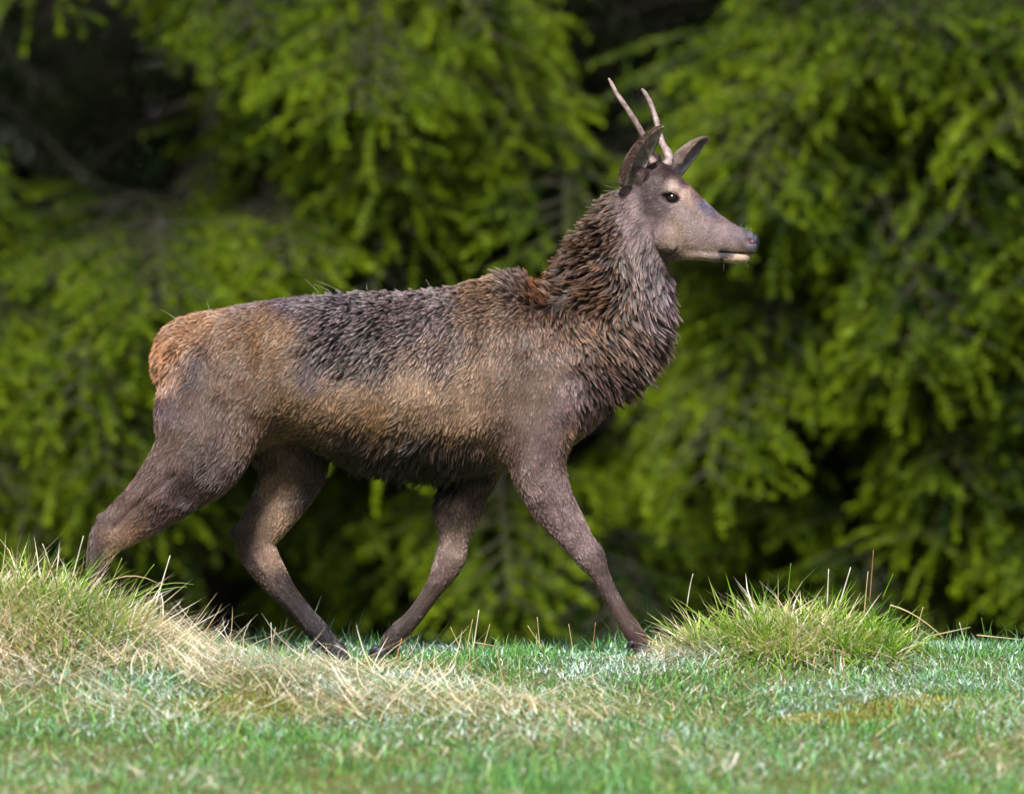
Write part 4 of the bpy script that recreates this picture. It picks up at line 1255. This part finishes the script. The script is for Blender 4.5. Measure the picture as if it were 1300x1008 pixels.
def trunk(root, x, y, z, h, r0):
    t = np.linspace(0, 1, 12)
    pts = np.stack([.05 * np.sin(t * 5 + x), .05 * np.cos(t * 4 + y), t * h - .1], 1)
    s = Soup(); s.add(*tube(pts, r0 * (1 - .93 * t) * (1 + .06 * np.sin(t * 37)), 14))
    link('trunk', s.mesh('trunk'), [M_BARK], parent=root)

GRID = [
 [.5, .3, .8, .9, 1, 1, .7, .1, .5, .9, .4, .7, 1],
 [.8, .5, .4, .5, .9, .9, .6, .4, .5, .5, .8, 1, 1],
 [1, .8, .1, .4, .2, .4, .6, .4, .3, .2, .8, 1, 1],
 [.8, .6, .9, 1, .7, .4, .1, .1, .1, .9, 1, 1, 1],
 [.9, .9, .6, .4, .4, .4, .4, .4, .5, .9, .8, 1, .9],
 [.7, .8, .4, .4, .4, .4, .4, .8, .4, .1, .7, .9, .8],
 [.3, .5, .6, .4, .7, .6, .6, .7, .9, .8, .9, .5, .6],
 [.4, .4, .3, .3, .5, .6, .5, .4, .7, .6, .6, .4, .6]]
def gval(px, py):
    i = int(np.clip(py // 100, 0, 7)); j = int(np.clip(px // 100, 0, 12))
    return GRID[i][j] if -200 < px < 1500 and py > -150 else .7

TREES = [  # px of trunk, y, height, label
 (-330, 8.6, 8.0, 'spruce beyond the left edge whose branches reach into the frame'),
 (270, 8.5, 8.5, 'bright green spruce behind the rump and hind legs'),
 (420, 8.8, 9.0, 'spruce behind the middle of the deer back'),
 (700, 9.4, 9.0, 'darker spruce behind the neck and antlers'),
 (1010, 8.5, 8.5, 'spruce behind the nose with a dark gap under it'),
 (1290, 7.9, 8.0, 'bright green spruce at the right edge behind the grass tussock'),
 (1700, 8.4, 8.0, 'spruce beyond the right edge whose branches reach into the frame')]
roots = []
for (tpx, ty, th, lab) in TREES:
    c = P(tpx, 835, ty)
    r = link('spruce_tree', None, label=lab, cat='spruce tree', group='spruces behind the deer')
    gz = float(ground_z(c[0], ty))
    r.location = (c[0], ty, gz)
    trunk(r, c[0], ty, gz, th, .11)
    roots.append((r, c[0], ty, gz, th))

# near sprays: each grows from its trunk forward to where foliage shows
nb = 0
rg = random.Random(5)
for _ in range(2600):
    px_, py_ = rg.uniform(-150, 1450), rg.uniform(-120, 860)
    g = gval(px_, py_)
    if rg.random() > g ** 2.2: continue
    yy = rg.uniform(5.6, 7.4)
    tp = P(px_, py_, yy)
    cand = sorted(roots, key=lambda r_: abs(r_[1] - tp[0]) + rg.uniform(0, .5))[0]
    r_, tx, ty, gz, th = cand
    dx, dy = tp[0] - tx, tp[1] - ty
    az = math.atan2(dy, dx)
    Lh = math.hypot(dx, dy)
    scale = min(max(Lh / 1.22, .55), 1.9)
    # end point of the spray is at about (1.2, 0, -.12)*scale
    st = np.array([tp[0] - math.cos(az) * 1.2 * scale, tp[1] - math.sin(az) * 1.2 * scale, tp[2] + .10 * scale])
    kpx = D / (D + yy) * SCL
    ok = 1.0
    for bk in (.25, .5, .75):
        for sd_ in (-1, 0, 1):
            qx = px_ - (math.cos(az) * bk * scale + sd_ * .17 * scale * math.sin(az)) * kpx
            qy = py_ - (.10 * bk * scale - (.08 * scale if sd_ else 0)) * kpx
            ok = min(ok, gval(qx, qy))
    if rg.random() > min(1, ok * 1.9) ** 2.0: continue
    me = BR[rg.randrange(4)]
    place_branch(r_, me, st, az=az + rg.uniform(-.2, .2), scale=scale, roll=rg.uniform(-.35, .35), pitch=rg.uniform(-.15, .25))
    nb += 1
    if nb >= 230: break
# inner and upper whorls, darker, sparser
for (r_, tx, ty, gz, th) in roots:
    z = .5
    while z < th - .4:
        for k in range(5 if z < 3 else 6):
            az = rg.uniform(0, 6.28)
            if z + gz > 2.6 or math.sin(az) > -.2:
                sc_ = (1.35 if z > 2.5 else 1.0) * (1 - .75 * z / th) + .35
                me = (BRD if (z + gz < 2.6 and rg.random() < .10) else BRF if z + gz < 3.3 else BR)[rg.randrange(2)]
                place_branch(r_, me, (tx, ty, gz + z + rg.uniform(-.1, .1)), az=az, scale=sc_, roll=rg.uniform(-.2, .2), pitch=rg.uniform(-.1, .3))
        z += .34 if z < 3 else .42
# bare inner twigs that show in the gaps
for (px_, py_, yy, az, sc_) in [(330, 170, 7.4, -2.2, .5), (400, 215, 7.0, -1.9, .45), (560, 250, 7.6, -1.2, .7), (60, 600, 7.2, -.9, .6), (1190, 700, 7.6, -1.9, .7), (1100, 380, 7.5, -2.3, .6), (880, 60, 7.8, -1.8, .8)]:
    c = P(px_, py_, yy)
    r_ = min(roots, key=lambda q_: abs(q_[1] - c[0]))[0]
    place_branch(r_, BRD[rg.randrange(2)], c, az=az, scale=sc_, pitch=.2)

# second row, and more off to both sides
LOC = ['between the left edge and the rump', 'behind the hindquarters', 'behind the belly', 'behind the shoulder', 'behind the head', 'right of the nose', 'near the right edge', 'beyond the right edge', 'beyond the left edge']
for i, (x_, y_) in enumerate([(-1.9, 11.6), (-.9, 12.4), (.1, 11.2), (.9, 12.6), (1.7, 11.5), (2.6, 12.3), (3.6, 11.3), (5.4, 11.8), (-3.4, 11.2), (-5.2, 10.4), (7.0, 9.6), (-6.6, 8.6), (5.2, 8.4)]):
    lab = 'dark spruce in the shade of the second row ' + (LOC[i] if i < len(LOC) else ['far out to the left', 'far out to the right', 'outermost on the left', 'just past the right side trees'][i - 9])
    r = link('spruce_tree', None, label=lab, cat='spruce tree', group='shaded spruces of the second row')
    gz = float(ground_z(x_, y_)); th = 10
    r.location = (x_, y_, gz)
    trunk(r, x_, y_, gz, th, .14)
    z = .3
    while z < th - .5:
        for k in range(5):
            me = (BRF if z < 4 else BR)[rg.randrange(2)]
            place_branch(r, me, (x_, y_, gz + z + rg.uniform(-.15, .15)), az=rg.uniform(0, 6.28), scale=1.7 * (1 - .72 * z / th) + .3, roll=rg.uniform(-.2, .2), pitch=rg.uniform(0, .3))
        z += .5
# the wood beyond: one dense mass
def wood_mass():
    rg2 = np.random.default_rng(3)
    V_, C_ = [], []
    s = Soup()
    for i in range(150):
        if i < 110:
            x = rg2.uniform(-16, 16); y = rg2.uniform(14.5, 24)
        else:
            x = rg2.uniform(8, 24) * rg2.choice([-1, 1]); y = rg2.uniform(6, 16)
        gz = float(ground_z(x, y)); h = rg2.uniform(10, 14); r0 = rg2.uniform(1.7, 2.3)
        n = 2600
        u = rg2.random(n) ** 1.25
        a = rg2.uniform(0, 6.28, n); rr = r0 * (1 - u) ** .8 * np.sqrt(rg2.uniform(.08, 1, n)) + .05
        c = np.stack([x + rr * np.cos(a), y + rr * np.sin(a), gz + u * h + .05 - rr * .25], 1)
        d = np.stack([np.cos(a), np.sin(a), np.full(n, -.5)], 1) * rg2.uniform(.16, .34, (n, 1))
        w_ = np.stack([-np.sin(a), np.cos(a), np.zeros(n)], 1) * rg2.uniform(.04, .09, (n, 1)) + rg2.normal(0, .02, (n, 3))
        V_.append(np.stack([c - w_, c + w_, c + d], 1).reshape(-1, 3))
    V_ = np.concatenate(V_)
    me = mesh_np('spruce_wood', V_, [np.arange(len(V_)).reshape(-1, 3)], smooth=False)
    at_ = me.attributes.new('tip', 'FLOAT', 'POINT')
    at_.data.foreach_set('value', rg2.uniform(0, .6, len(V_)).astype(np.float32))
    link('spruce_wood', me, [M_NEEDLE_SHADE], kind='stuff', label='dark dense spruce wood far behind the front trees', cat='wood')
wood_mass()
print('objects', len(bpy.data.objects), 'nb', nb)
